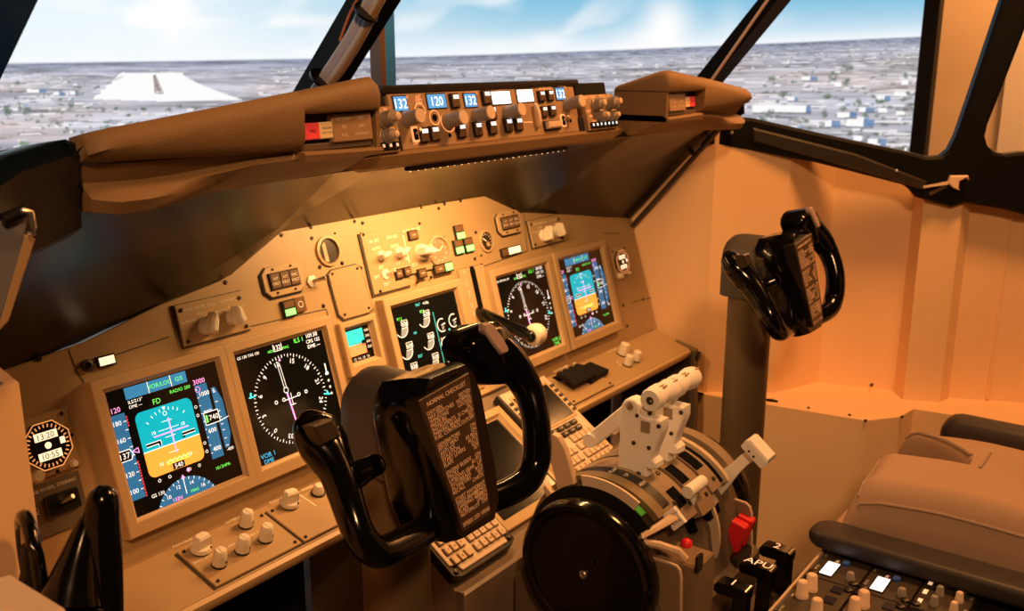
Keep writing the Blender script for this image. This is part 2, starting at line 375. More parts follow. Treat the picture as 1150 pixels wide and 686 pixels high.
clm = np.clip(clm+blob(748, 30, 26, 34, 1.)+blob(742, 66, 22, 16, .7)+blob(715, 48, 30, 16, .4)+blob(700+120, 30, 16, 30, .25)+blob(618, 46, 26, 10, .6)+blob(200-8, 12, 14, 40, .8)+blob(160, 18, 20, 9, .8)+blob(110, 80, 20, 60, .15)+blob(560, 52, 50, 10, .5)+blob(210, 40, 60, 30, .4), 0, 1)
sky = sky+(1.0-sky)*clm[..., None]
g = np.clip(hh, .3, None)
s_ = 1+g/9.
n1 = vnoise((PX+300)/(16*s_), 14*np.log(g+4), 3); n2 = vnoise((PX+300)/(6*s_), 34*np.log(g+4), 4); n3 = vnoise((PX-90)/(30*s_), 7*np.log(g+4), 5)
n4 = vnoise((PX+77)/(2.2*s_), 60*np.log(g+6), 6)
base = lerp((.40, .44, .58), (.66, .65, .74), np.clip(g/20, 0, 1))
base = lerp((.20, .25, .38), (0, 0, 0), np.zeros_like(g))*np.exp(-g/3.)[..., None]+base*(1-np.exp(-g/3.))[..., None]
v = np.clip(.82+.55*(n3-.5)+.55*(n1-.5)+.35*(n2-.5), .12, 1.25); gr = base*v[..., None]
dk = np.clip((n1*.35+n2*.4+n4*.25-.56)*6, 0, 1)*np.clip(g/20, .15, 1); gr = gr*(1-dk[..., None]*.62)+A([.12, .10, .10])*dk[..., None]*.45
wt = np.clip((n2*.6+n4*.4-.62)*6, 0, 1)*np.clip(g/25, .1, .9); gr = gr+(A([.92, .90, .93])-gr)*wt[..., None]
warm = np.clip((vnoise(PX/60, PY/14, 9)-.5)*2.2, 0, 1)*np.clip(g/40, 0, 1); gr = gr*(1-warm[..., None]*A([0, .12, .22]))
def put(mask, col, k=1.): 
    m = np.clip(mask*k, 0, 1)[..., None]; gr[...] = gr*(1-m)+A(col)*m
rng = np.random.RandomState(5)
PXM = PX[NZ//2]
def window(cx, cy, rx, ry):
    i0, i1 = np.searchsorted(PXM, [cx-rx-4, cx+rx+4]); i0 = max(i0-2, 0); i1 = min(i1+2, NA)
    if i1-i0 < 3: return None
    colp = PY[:, (i0+i1)//2]; j = np.where(abs(colp-cy) < ry+4)[0]
    return None if len(j) < 2 else (slice(j[0], j[-1]+1), slice(i0, i1))
def putw(cx, cy, rx, ry, fn, col, k=1.):
    w_ = window(cx, cy, rx, ry)
    if w_ is None: return
    m = np.clip(fn(PX[w_], PY[w_])*k, 0, 1)[..., None]; gr[w_] = gr[w_]*(1-m)+A(col)*m
def ell(cx, cy, rx, ry, col, k, e=1.5): putw(cx, cy, rx*1.3, ry*1.3, lambda x, y: np.clip(e-((x-cx)/rx)**2-((y-cy)/ry)**2, 0, 1), col, k)
def rct(cx, cy, rx, ry, col, k): putw(cx, cy, rx, ry, lambda x, y: (abs(x-cx) < rx)*1.*(abs(y-cy) < ry), col, k)
for _ in range(3600):                                           # small trees, houses and field edges of the picture
    r = rng.rand(); cx = rng.uniform(-900, 1040); gy = 10+150*rng.rand()**1.2; cy = np.interp(cx, [0, 440, 1030], [71, 64, 42])+gy
    if 95 < cx < 290 and gy < 48: continue
    sz = .6+gy/46.
    if r < .46:
        for _k in range(rng.randint(1, 4)):
            ox, oy = rng.uniform(-2.4, 2.4)*sz, rng.uniform(-.5, .5)*sz
            ell(cx+ox, cy+oy, 1.0*sz*rng.uniform(.5, 1.5), .75*sz, (.09, .13+.05*rng.rand(), .10), .62)
    elif r < .72: rct(cx, cy, sz*rng.uniform(2, 9), .35*sz, (.15, .12, .11), .55)
    elif r < .86:
        w = sz*rng.uniform(1.0, 2.4); rct(cx, cy, w, .7*sz, (.93, .92, .92), .85); rct(cx+w*1.3, cy, w*.6, .65*sz, (.22, .33, .52) if rng.rand() < .4 else (.30, .27, .30), .7)
    else: rct(cx, cy, sz*rng.uniform(2, 9), .5*sz, (.92, .88, .90), .75)
def house(x, y, w, h, rw, col=(.13, .25, .48), wall=(.97, .97, .97)):
    rct(x+w/2, y, w/2, h/2, wall, 1.); rct(x+w+rw/2, y, rw/2, h/2, col, .85); rct(x+(w+rw)/2, y+h*.62, (w+rw)/2, h*.14, (.16, .15, .18), .6)
for a_ in ((845, 122, 60, 8, 6), (950, 138, 20, 8, 12), (926, 139, 8, 7, 10), (974, 160, 14, 8, 10), (958, 155, 12, 6, 6, (.3, .3, .35)), (940, 129, 14, 6, 8), (986, 124, 10, 5, 0), (1006, 127, 10, 5, 3, (.5, .4, .35)), (937, 95, 8, 5, 0), (1012, 93, 8, 5, 0), (964, 123, 8, 5, 10), (900, 88, 10, 5, 8), (985, 110, 8, 5, 7), (1004, 106, 14, 4, 0), (884, 111, 8, 4, 4), (30, 102, 14, 4, 8), (60, 105, 6, 4, 6), (78, 105, 6, 3, 4), (1016, 168, 6, 5, 0)): house(*a_)
for x, y, w, h in ((868, 88, 7, 4), (936, 84, 8, 4), (951, 77, 9, 4), (951, 92, 7, 6), (1017, 85, 4, 5), (880, 106, 8, 4), (965, 115, 4, 6), (930, 108, 10, 3), (990, 113, 10, 3), (947, 122, 6, 4), (926, 128, 5, 7), (865, 125, 6, 3), (955, 150, 5, 4), (922, 141, 3, 4), (8, 124, 8, 8), (22, 118, 4, 6), (30, 125, 8, 5), (28, 162, 9, 6), (52, 166, 8, 4), (80, 118, 4, 5), (20, 93, 6, 3)):
    putw(x, y, w*1.2, h*1.2, lambda x_, y_: np.clip(1.35-((x_-x)/(w*.8))**2-((y_-y)/(h*.85))**2-(vnoise(x_/1.6, y_/1.3, 12)-.35)*1.6, 0, 1), (.08, .14, .08) if y < 150 or x > 400 else (.16, .28, .12), .8)
# airfield: bright snow trapezoid and the runway
fy = np.clip((PY-82)/30, 0, 1); put((PY > 81.5) & (PY < 114-abs(PX-190)*.03) & (PX > 140-34*fy-6*vnoise(PX*0, PY/3, 8)) & (PX < 205+68*fy**1.4), (1.0, 1., 1.), .95)
put((abs(PY-92-(PX-120)*-.32) < 1.2) & (PX > 108) & (PX < 138), (.55, .56, .6), .7); put((abs(PX-109) < 3.5) & (abs(PY-98+(PX-109)*.5) < 1.3), (.2, .2, .22), .9)
rw = .6+2.0*np.clip((PY-84)/21, 0, 1); rc = 173.3+5.5*(PY-84)/21
put((PY > 83.5) & (PY < 105) & (abs(PX-rc) < rw*2.1), (.46, .38, .36), .9); put((PY > 83.5) & (PY < 105) & (abs(PX-rc) < rw*.5), (.22, .17, .16), .9)
put((PY > 83.5) & (PY < 105) & (abs(abs(PX-rc)-rw*1.75) < .35), (.2, .18, .18), .8); put((abs(PY-103.5) < .8) & (abs(PX-rc) < rw*1.8) & (np.sin(PX*4.5) > 0), (1, 1, 1), .8)
mixh = np.clip(hh/2.2+.5, 0, 1)[..., None]; col = sky*(1-mixh)+gr*mixh; col = np.clip(col, 0, 1)
col = np.concatenate([col, np.ones(col.shape[:2]+(1,))], -1).astype(np.float32)
me = bpy.data.meshes.new('picture'); nv = NA*NZ
me.vertices.add(nv); me.vertices.foreach_set('co', np.stack([X_, Y_, ZZ], -1).astype(np.float32).ravel())
ii = (np.arange(NZ-1)[:, None]*NA+np.arange(NA-1)[None]).ravel(); quads = np.stack([ii, ii+1, ii+1+NA, ii+NA], -1).astype(np.int32)
me.loops.add(quads.size); me.loops.foreach_set('vertex_index', quads.ravel()); me.polygons.add(len(quads))
me.polygons.foreach_set('loop_start', (np.arange(len(quads))*4).astype(np.int32)); me.update(calc_edges=True)
ca = me.color_attributes.new('picture', 'FLOAT_COLOR', 'POINT'); ca.data.foreach_set('color', col.ravel())
pm = bpy.data.materials.new('projected_picture'); pm.use_nodes = True; nt = pm.node_tree; pb = nt.nodes['Principled BSDF']
at_ = nt.nodes.new('ShaderNodeAttribute'); at_.attribute_name = 'picture'; nt.links.new(at_.outputs['Color'], pb.inputs['Emission Color'])
pb.inputs['Base Color'].default_value = (.02, .02, .02, 1); pb.inputs['Emission Strength'].default_value = 1.0; pb.inputs['Roughness'].default_value = .9; pb.inputs['Specular IOR Level'].default_value = 0
me.materials.append(pm)
st = thing('projection_screen', 'curved projection screen outside the windows showing a snowy landscape and a runway', 'screen', (0, 2.05, 0))
po_ = bpy.data.objects.new('picture', me); COL.objects.link(po_); po_.parent = st; po_.location = (0, -2.05, 0)
b = MB().m(MATTE)
ring = [[(SC[0]+(SR+.02)*sin(t), SC[1]+(SR+.02)*cos(t), z) for t in np.linspace(radians(-50), AZ1, 40)] for z in (.6, 1.76)]
for i in range(39): b.face3([ring[0][i], ring[0][i+1], ring[1][i+1], ring[1][i]])
b.build('backing', st)
b = MB().m(MATTE); t = nrm(A([cos(AZ1), -sin(AZ1), 0])); n = A([-sin(AZ1), -cos(AZ1), 0]); e = A([SC[0]+SR*sin(AZ1), SC[1]+SR*cos(AZ1), 0])
b.box(Fr(e, t, (0, 0, 1)), 0, .0, -.05, .05, 2.2, .03); b.build('side_frame', st)
# ---------------------------------------------------------------- main instrument panel
def knob_pointer(fr, a, b, c, r, h, rot, name='selector_knob', parent=None, m=KNOB):
    """round skirt with a thick pointed bar on top"""
    k = MB().m(m); f = fr.sub(a, b, c, rot); k.cyl(f, 0, 0, 0, h*.30, r, r*.92, 20, .0006)
    k.prism(f, [(-.42*r, -.95*r), (.42*r, -.95*r), (.50*r, .5*r), (.12*r, 1.35*r), (-.12*r, 1.35*r), (-.50*r, .5*r)], h*.28, h, h*.12, .93)
    o = k.build(name, parent)
    l = MB().m(LEG); l.line(f, (0, .2*r), (0, 1.1*r), r*.14, h+.0004); l.build('pointer_line', o); return o
def knob_round(fr, a, b, c, r, h, name='knob', parent=None, m=KNOB, tip=None, n=8):
    """fluted, slightly tapered round knob"""
    k = MB().m(m); f = fr.sub(a, b, c); R = []
    for rr, hh_ in ((r*1.12, 0), (r*1.12, h*.12), (r, h*.14), (r*.93, h*.86), (r*.80, h)):
        R.append([f.w(rr*(1+.05*cos(n*t))*cos(t), rr*(1+.05*cos(n*t))*sin(t), hh_) for t in [2*pi*i/40 for i in range(40)]])
    k.loft(R)
    if tip: k.m(tip).cyl(f, 0, 0, h*.9, h*1.02, r*.82, r*.74, 24)
    return k.build(name, parent)
def screws(fr, pts, c, r=.0032, parent=None, m=SCREW):
    for (a, b) in pts:
        k = MB().m(m); k.lathe(fr, a, b, [(r, c-.001), (r, c+.0008), (r*.7, c+.0022)], 10); k.m(HOLE).box(fr.sub(a, b, 0, random.random()*3), -r*.6, -r*.14, c+.0021, r*.6, r*.14, c+.0024); k.build('screw', parent)

PO = [P.at(*q) for q in ((180, 342), (248.5, 314.5), (315.6, 258), (398.7, 241.7), (546, 220), (590, 238), (684.5, 242.7), (709, 245), (737.7, 370.5))]
outline = [(-.768, .050), (-.66, .060), (-.596, .066)]+[tuple(q) for q in PO]+[(PO[-1][0], -.265), (-.768, -.265)]
ip = thing('instrument_panel', 'long tan instrument panel carrying the displays under the glareshield', 'instrument panel', P.w(0, -.26, 0))
b = MB().m(PANEL); b.prism(P, outline, -.02, 0, .0015); b.build('panel_face', ip)
# engraved joints and the screws of the panel
def pl_line(p, q, w=.0016): b = MB().m(PANEL_D); b.line(P, P.at(*p), P.at(*q), w, .0004); b.build('joint_line', ip)
pl_line((77, 393), (84, 412)); pl_line((84, 414), (190, 378)); pl_line((279, 367), (366, 347)); pl_line((366, 347), (372, 365)); pl_line((512, 303), (532, 380)); pl_line((540, 300), (592, 282))
pl_line((592, 282), (588, 240)); pl_line((677, 262), (696, 262)); pl_line((709, 340), (735, 333)); pl_line((514, 303), (540, 297)); pl_line((84, 415), (96, 432))
screws(P, [P.at(*q) for q in ((253, 317), (316, 264), (349, 255), (398, 248.5), (407, 250.5), (492.5, 234), (499, 229), (517, 225.5), (44, 403), (363, 343.5), (405, 301), (359, 300), (384, 295.5), (350, 267.5), (404, 232+35), (541, 297.5), (700, 343), (722, 336), (704, 366), (534, 261), (533, 290.5), (404.5, 302.5))], 0, .0034, ip)
screws(P, [P.at(*q) for q in ((376, 262), (405, 262), (473, 233.5), (498, 266), (540, 287))], 0, .002, ip)

# ---- displays
class FrS(Fr):
    def __init__(s, fr, a, b, k, c=0.):
        s.o = fr.w(a, b, c); s.ex, s.ey, s.ez, s.k = fr.ex, fr.ey, fr.ez, k
    def w(s, a, b, c=0.): return s.o+s.ex*a*s.k+s.ey*b*s.k+s.ez*c
    def sub(s, a, b, c=0., rot=0.):
        f = FrS.__new__(FrS); cr, sr = cos(rot), sin(rot); f.o = s.w(a, b, c); f.k = s.k
        f.ex, f.ey, f.ez = s.ex*cr+s.ey*sr, s.ey*cr-s.ex*sr, s.ez; return f
    def at(s, x, y): q = hit(x, y, s.o, s.ez)-s.o; return A([q@s.ex, q@s.ey])/s.k
def display_unit(label, fr, a0, b0, w, h, mar, group=None, front=.007, back=-.012, low=.004, name='display_unit'):
    """bezel frame with a recessed glass; a0,b0 is the lower left corner of the glass"""
    t = thing(name, label, 'display', fr.w(a0+w/2, b0-mar, back), group)
    k = MB().m(BEZEL)
    def ring(m_, c, dn=0.): return [fr.w(a0-m_, b0-m_-dn, c), fr.w(a0+w+m_, b0-m_-dn, c), fr.w(a0+w+m_, b0+h+m_, c), fr.w(a0-m_, b0+h+m_, c)]
    k.loft([ring(mar, back, low), ring(mar, front-.0015, low), ring(mar-.0015, front, low), ring(.0035, front), ring(.0, .0012), ring(-.002, .0002)], True, False)
    k.build('bezel', t)
    k = MB().m(GLASS); k.box(fr, a0-.001, b0-.001, -.004, a0+w+.001, b0+h+.001, .0); k.build('glass', t)
    return t, FrS(fr, a0, b0, w)
def arc_ticks(k, f, cu, cv, r0, r1, ts, w, c=.0008):
    for t in ts: k.line(f, (cu+r0*sin(t), cv+r0*cos(t)), (cu+r1*sin(t), cv+r1*cos(t)), w, c)
def draw_pfd(t, f, gray=False):
    k = MB(); c = .0004
    for i, (u0, u1) in enumerate(((.16, .352), (.362, .55), (.56, .70))): k.m(D_GR if gray and i < 2 else D_B).flat(f, [(u0, .885), (u1, .885), (u1, .975), (u0, .975)], c)
    k.m(D_G).text(f, .456, .93, 'VOR/LOC', .034, c*2); k.text(f, .63, .93, 'G/S', .034, c*2); k.m(D_W).line(f, (.357, .885), (.357, .975), .006, c*2); k.line(f, (.555, .885), (.555, .975), .006, c*2)
    k.m(D_G).text(f, .40, .81, 'FD', .042, c); k.text(f, .62, .845, 'RADIO 200', .027, c); k.m(D_W).text(f, .17, .862, 'ILS/213°', .026, c, 'l'); k.text(f, .17, .825, 'DME ---', .024, c, 'l')
    k.m(D_M).text(f, .06, .835, '120', .040, c); k.text(f, .80, .862, '3000', .040, c); k.build('mode_band', t)
    # attitude ball
    k = MB(); hz = .455; R = .055
    up = [p for p in rrect(.19, .25, .69, .765, R, 5)]
    k.m(D_SKY).flat(f, [(.19, hz), (.69, hz)]+[p for p in up if p[1] > hz], c); k.m(D_GND).flat(f, [(.69, hz), (.19, hz)]+[p for p in up if p[1] < hz], c)
    k.m(D_W).line(f, (.19, hz), (.69, hz), .006, c*2)
    for i in range(1, 4):
        L = .045 if i % 2 else .09
        for sg in (1, -1): k.line(f, (.44-L, hz+sg*i*.062), (.44+L, hz+sg*i*.062), .004, c*2)
    for sg in (1, -1):
        for x in (-.13, .13): k.text(f, .44+x, hz+sg*.124, '10', .028, c*2)
    arc_ticks(k, f, .44, .505, .215, .24, [radians(d) for d in (-45, -30, -20, -10, 10, 20, 30, 45)], .005, c*2); k.flat(f, [(.44, .725), (.425, .752), (.455, .752)], c*2); k.arc(f, .44, .70, .016, 0, 2*pi, .004, c*2, 12)
    k.m(D_K); 
    for x0, x1 in ((.225, .345), (.545, .655)):
        k.line(f, (x0, .50), (x1, .50), .022, c*2.5)
    k.line(f, (.339, .505), (.339, .47), .022, c*2.5); k.line(f, (.551, .505), (.551, .47), .022, c*2.5)
    k.m(D_W)
    for x0, x1 in ((.222, .348), (.542, .658)): k.line(f, (x0, .512), (x1, .512), .005, c*3); k.line(f, (x0, .489), (x1 if x0 > .4 else .327, .489), .005, c*3)
    k.line(f, (.327, .489), (.327, .468), .005, c*3); k.line(f, (.35, .512), (.35, .468), .005, c*3)
    k.m(D_M).line(f, (.30, .548), (.61, .548), .010, c*4); k.line(f, (.455, .66), (.455, .38), .010, c*4)
    k.m(D_Y); [k.line(f, (.36+.04*i, .318), (.395+.04*i, .345), .008, c*3) for i in range(5)]; k.line(f, (.35, .312), (.56, .312), .006, c*3)
    k.m(D_K).flat(f, [(.395, .255), (.50, .255), (.50, .305), (.395, .305)], c*3.5); k.m(D_W).text(f, .447, .28, '540', .036, c*4.5); k.build('attitude_ball', t)
    # speed tape, altitude tape, vertical speed
    k = MB(); k.m(D_TAPE).flat(f, [(.0, .14), (.12, .14), (.12, .80), (.0, .80)], c)
    k.m(D_W)
    for i, v in enumerate(('180', '160', '140', '120', '100')): k.text(f, .012, .735-i*.132, v, .036, c*2, 'l')
    for i in range(9): k.line(f, (.095, .735-i*.066), (.12, .735-i*.066), .005, c*2)
    k.m(D_R); [k.line(f, (.128, .77-i*.022), (.128, .756-i*.022), .009, c*2) for i in list(range(4))+list(range(16, 29))]
    k.m(D_M).line(f, (.105, .50), (.155, .515), .006, c*3); k.line(f, (.105, .50), (.155, .475), .006, c*3); k.line(f, (.155, .475), (.155, .515), .006, c*3)
    k.m(D_K).flat(f, [(-.005, .445), (.085, .445), (.085, .525), (-.005, .525)], c*3); k.m(D_W)
    for q in (((-.005, .445), (.085, .445)), ((.085, .445), (.105, .485)), ((.105, .485), (.085, .525)), ((.085, .525), (-.005, .525))): k.line(f, *q, .006, c*4)
    k.text(f, .038, .485, '137', .044, c*4); k.build('speed_tape', t)
    k = MB(); k.m(D_TAPE).flat(f, [(.75, .22), (.862, .22), (.862, .835), (.75, .835)], c); k.m(D_W)
    for i, v in enumerate(('1000', '800', '600', '400')): k.text(f, .775, .755-i*.153, v, .036, c*2, 'l')
    for i in range(9): k.line(f, (.75, .80-i*.066), (.765, .80-i*.066), .005, c*2)
    k.build('altitude_tape', t); k = MB().m(D_TAPE); k.flat(f, [(.89, .27), (.93, .27), (.972, .38), (.972, .66), (.93, .78), (.89, .78)], c); k.m(D_W)
    for i, v in enumerate((.74, .66, .58, .53, .47, .42, .35, .29)): k.line(f, (.90, v), (.925, v), .005, c*2)
    k.line(f, (.90, .50), (.99, .515), .006, c*2); k.text(f, .91, .76, '6', .03, c*2); k.text(f, .93, .255, '-400', .026, c*2); k.build('vertical_speed_scale', t); k = MB()
    k.m(D_K).flat(f, [(.765, .50), (.90, .50), (.90, .60), (.765, .60)], c*3); k.m(D_W)
    for q in (((.765, .50), (.90, .50)), ((.90, .50), (.90, .60)), ((.90, .60), (.765, .60)), ((.765, .60), (.765, .50))): k.line(f, *q, .006, c*4)
    k.text(f, .85, .55, '740', .042, c*4); k.m(D_G).line(f, (.785, .52), (.785, .58), .02, c*4); k.build('altitude_box', t); k = MB().m(D_G); k.text(f, .83, .14, '1013HPA', .026, c); k.build('pressure_setting', t); k = MB()
    k.m(D_M).arc(f, .768, .80, .022, 0, 2*pi, .004, c*3, 12)
    k.m(D_W)
    for v in (.67, .60, .37, .30): k.arc(f, .715, v, .011, 0, 2*pi, .004, c*2, 10)
    for u in (.26, .35, .53, .62): k.arc(f, u, .215, .011, 0, 2*pi, .004, c*2, 10)
    k.m(D_M).flat(f, [(.50, .215), (.515, .235), (.53, .215), (.515, .195)], c*2); k.build('deviation_dots', t)
    k = MB(); cv = -.115; a_ = math.asin(min(1, .275/.29))
    pts = [(.455+.285*sin(x), cv+.285*cos(x)) for x in np.linspace(-1.12, 1.12, 22)]; pts = [p for p in pts if p[1] > .008]
    k.m(D_TAPE).flat(f, [(pts[0][0], .008)]+pts+[(pts[-1][0], .008)], c); k.m(D_W); k.line(f, (.455, .04), (.455, .19), .006, c*2)
    arc_ticks(k, f, .455, cv, .262, .285, [radians(d) for d in range(-60, 61, 10)], .005, c*2)
    for d, s_ in ((-40, '10'), (-14, '12'), (16, '14'), (42, '16')): k.text(f, .455+.235*sin(radians(d)), cv+.235*cos(radians(d)), s_, .030, c*2)
    k.m(D_M).text(f, .37, .03, '132H', .028, c*2); k.m(D_G).text(f, .53, .045, 'MAG', .024, c*2); k.m(D_W).text(f, .22, .12, 'GS 130', .027, c*2); k.m(D_M).flat(f, [(.435, .165), (.475, .165), (.455, .195)], c*3); k.build('heading_dial', t)
def draw_nd(t, f):
    k = MB(); c = .0004; cu, cv, R = .478, .478, .395
    k.m(D_W); arc_ticks(k, f, cu, cv, R-.03, R, [radians(d) for d in range(0, 360, 10)], .006); arc_ticks(k, f, cu, cv, R-.018, R, [radians(d) for d in range(5, 360, 10)], .005)
    for i in range(12):
        a_ = radians(30*i-12); k.text(f, cu+(R-.065)*sin(a_), cv+(R-.065)*cos(a_), str((3*i+12) % 36), .042 if i % 1 == 0 else .03, c*2, rot=-a_)
    k.build('compass_rose', t)
    k = MB(); k.m(D_M); a_ = radians(-4)
    k.line(f, (cu-.01, cv-.20), (cu-.035, cv+.06), .016, c*3); k.flat(f, [(cu-.045, cv+.345), (cu-.02, cv+.345), (cu-.03, cv+.38)], c*3)
    k.m(D_W); 
    for d in (-.012, .012): k.line(f, (cu-.038+d, cv+.10), (cu-.055+d, cv+.33), .005, c*3); k.line(f, (cu-.005+d, cv-.24), (cu+.005+d, cv-.34), .005, c*3)
    k.arc(f, cu-.038, cv+.085, .024, 0, 2*pi, .005, c*3, 14)
    for x in (-.17, -.085, .085, .17): k.arc(f, cu+x, cv+.012+x*.02, .014, 0, 2*pi, .006, c*3, 12)
    k.line(f, (cu-.075, cv), (cu+.075, cv+.004), .006, c*4); k.line(f, (cu, cv+.05), (cu, cv-.06), .006, c*4); k.line(f, (cu-.03, cv-.055), (cu+.03, cv-.055), .006, c*4)
    k.m(D_C); 
    for s_ in (-1, 1): k.line(f, (cu+s_*.36, cv+.09*-s_+.03), (cu+s_*.43, cv+.10*-s_+.02), .012, c*3); k.line(f, (cu+s_*.40, cv+.06-.1*s_), (cu+s_*.41, cv+.02-.1*s_), .016, c*3)
    k.build('course_bar', t)
    k = MB(); k.m(D_W).text(f, .03, .945, 'GS 130 TAS 130', .024, c, 'l'); k.build('speed_data', t); k = MB().m(D_W); k.text(f, .46, .945, '132', .040, c)
    for q in (((.415, .975), (.415, .915)), ((.505, .975), (.505, .915)), ((.415, .915), (.505, .915))): k.line(f, *q, .005, c)
    k.build('heading_box', t); k = MB(); k.m(D_G).text(f, .385, .925, 'HDG', .024, c); k.text(f, .545, .925, 'MAG', .024, c); k.build('heading_readout', t); k = MB(); k.m(D_G).text(f, .70, .955, 'ILS 1', .040, c); k.m(D_W).text(f, .86, .965, '109.50', .036, c); k.text(f, .86, .915, 'CRS 132', .032, c); k.text(f, .86, .868, 'DME ---', .032, c)
    k.build('course_data', t); k = MB().m(D_W); k.line(f, (.93, .60), (.93, .68), .012, c); k.flat(f, [(.912, .575), (.948, .575), (.948, .60), (.912, .60)], c); [k.arc(f, .93, .52-.06*i, .009, 0, 2*pi, .005, c, 10) for i in range(3)]
    k.build('deviation_scale', t); k = MB(); k.m(scr('vor_cyan', (.05, .45, .85))).text(f, .10, .085, 'VOR 1', .040, c); k.text(f, .10, .035, 'DME', .036, c); k.build('left_bearing_data', t); k = MB(); k.m(D_G).text(f, .90, .085, 'VOR 2', .040, c); k.text(f, .90, .035, 'DME', .036, c); k.build('right_bearing_data', t)
def draw_eng(t, f):
    k = MB(); c = .0004
    k.m(D_C).text(f, .40, .945, 'TAT', .028, c); k.m(D_W).text(f, .52, .945, '+14c', .032, c)
    k.m(D_G).text(f, .10, .86, '97.2', .030, c); k.text(f, .44, .87, '97.2', .030, c)
    for u, v in ((.10, .76), (.44, .79), (.10, .535), (.43, .555), (.10, .32), (.43, .34), (.12, .10), (.45, .17)):
        k.m(D_GL); k.arc(f, u, v, .085, radians(-150), radians(40), .010, c, 18); k.m(scr('dial_fill', (.20, .22, .22), .8)).flat(f, [(u, v)]+[(u+.078*cos(x), v+.078*sin(x)) for x in np.linspace(radians(-110), 0, 10)], c); k.m(D_GL)
        k.line(f, (u, v), (u+.082, v+.002), .008, c*2)
        k.line(f, (u+.01, v+.02), (u+.01, v+.075), .006, c*2); k.line(f, (u+.10, v+.02), (u+.10, v+.075), .006, c*2); k.line(f, (u+.01, v+.075), (u+.10, v+.075), .006, c*2); k.line(f, (u+.01, v+.02), (u+.10, v+.02), .006, c*2)
        k.m(D_W).text(f, u+.055, v+.047, '62.4', .034, c*2)
    k.m(D_C); [k.text(f, .275, v, s_, .026, c) for v, s_ in ((.68, 'N1'), (.44, 'EGT'), (.21, 'N2'))]
    k.build('main_dials', t)
    k = MB(); k.m(D_TEAL).line(f, (.595, .83), (.595, .10), .010, c); k.line(f, (.595, .11), (1.0, .11), .010, c); k.build('divider_lines', t)
    k = MB()
    for u, v, sty in ((.685, .67, 0), (.875, .68, 0), (.685, .47, 1), (.875, .49, 1), (.685, .215, 2), (.875, .23, 2), (.70, .03, 1), (.90, .04, 1)):
        k.m(D_GL); k.arc(f, u, v, .068, radians(60), radians(300), .012, c, 18); k.line(f, (u-.01, v+.0), (u+.05, v+.012), .012, c*2)
        if sty == 1: k.line(f, (u+.06, v+.05), (u+.005, v-.02), .010, c*2); k.m(D_OR).line(f, (u-.065, v+.055), (u-.05, v+.075), .01, c*2)
        if sty == 2: k.flat(f, [(u, v)]+[(u+.062*cos(x), v+.062*sin(x)) for x in np.linspace(radians(95), radians(265), 14)], c*2)
        if sty == 0: k.text(f, u+.01, v-.03, '27', .03, c*2)
    k.m(D_C); [k.text(f, .785, v, s_, .024, c) for v, s_ in ((.60, 'FF'), (.40, 'OIL'), (.16, 'VIB'))]
    k.build('side_dials', t)
GD = 'large square flight displays'
x0 = (-.5949, -.3956, .2124, .4249)
t, f = display_unit('outer left flight display with blue and orange attitude ball, left of the compass display', G, x0[0], -.1692, .17, .1692, .0165); draw_pfd(t, f)
t, f = display_unit('left compass display with white rose and magenta course bar, behind the near yoke grip', G, x0[1], -.1692, .17, .1692, .0165); draw_nd(t, f)
t, f = display_unit('engine display with rows of small round white dials in the panel centre', G, -.0752, -.168, .17, .1692, .0165); draw_eng(t, f)
t, f = display_unit('right compass display with white rose, behind the white-knobbed gear lever', G, x0[2], -.1692, .17, .1692, .0165); draw_nd(t, f)
t, f = display_unit('far right flight display with blue and orange attitude ball at the panel end', G, x0[3], -.1692, .17, .1692, .0165); draw_pfd(t, f)
# standby attitude display
i0 = P.at(397, 406); i1 = P.at(420, 359); iw = .058
t, f = display_unit('small standby attitude display between the left compass and the engine display', P, -.176, i0[1]-.004, iw, iw, .012, None, .010, 0, .006, 'standby_display')
k = MB(); c = .0012; k.m(scr('standby_cyan', (.02, .55, .55))).flat(f, [(.05, .5), (.70, .5), (.70, .92), (.05, .92)], c); k.m(D_OR).flat(f, [(.05, .20), (.70, .20), (.70, .5), (.05, .5)], c); k.m(D_TEAL).arc(f, .38, .60, .24, .3, 2.8, .03, c*2, 12)
k.line(f, (.15, .55), (.6, .55), .03, c*2); k.m(D_GL); [k.text(f, .84, v, s_, .075, c) for v, s_ in ((.82, '900'), (.66, '740'), (.5, '600'), (.35, '500'))]; [k.text(f, .20+.17*i, .10, s_, .08, c) for i, s_ in enumerate(('12', '14', '15', '16'))]; k.m(D_K).flat(f, [(.55, .48), (.72, .48), (.72, .58), (.55, .58)], c*3); k.build('picture', t)
screws(P, [P.at(*q) for q in ((393, 361.5), (417, 356), (404, 411), (425, 405), (386, 402))], .0, .0022, t)

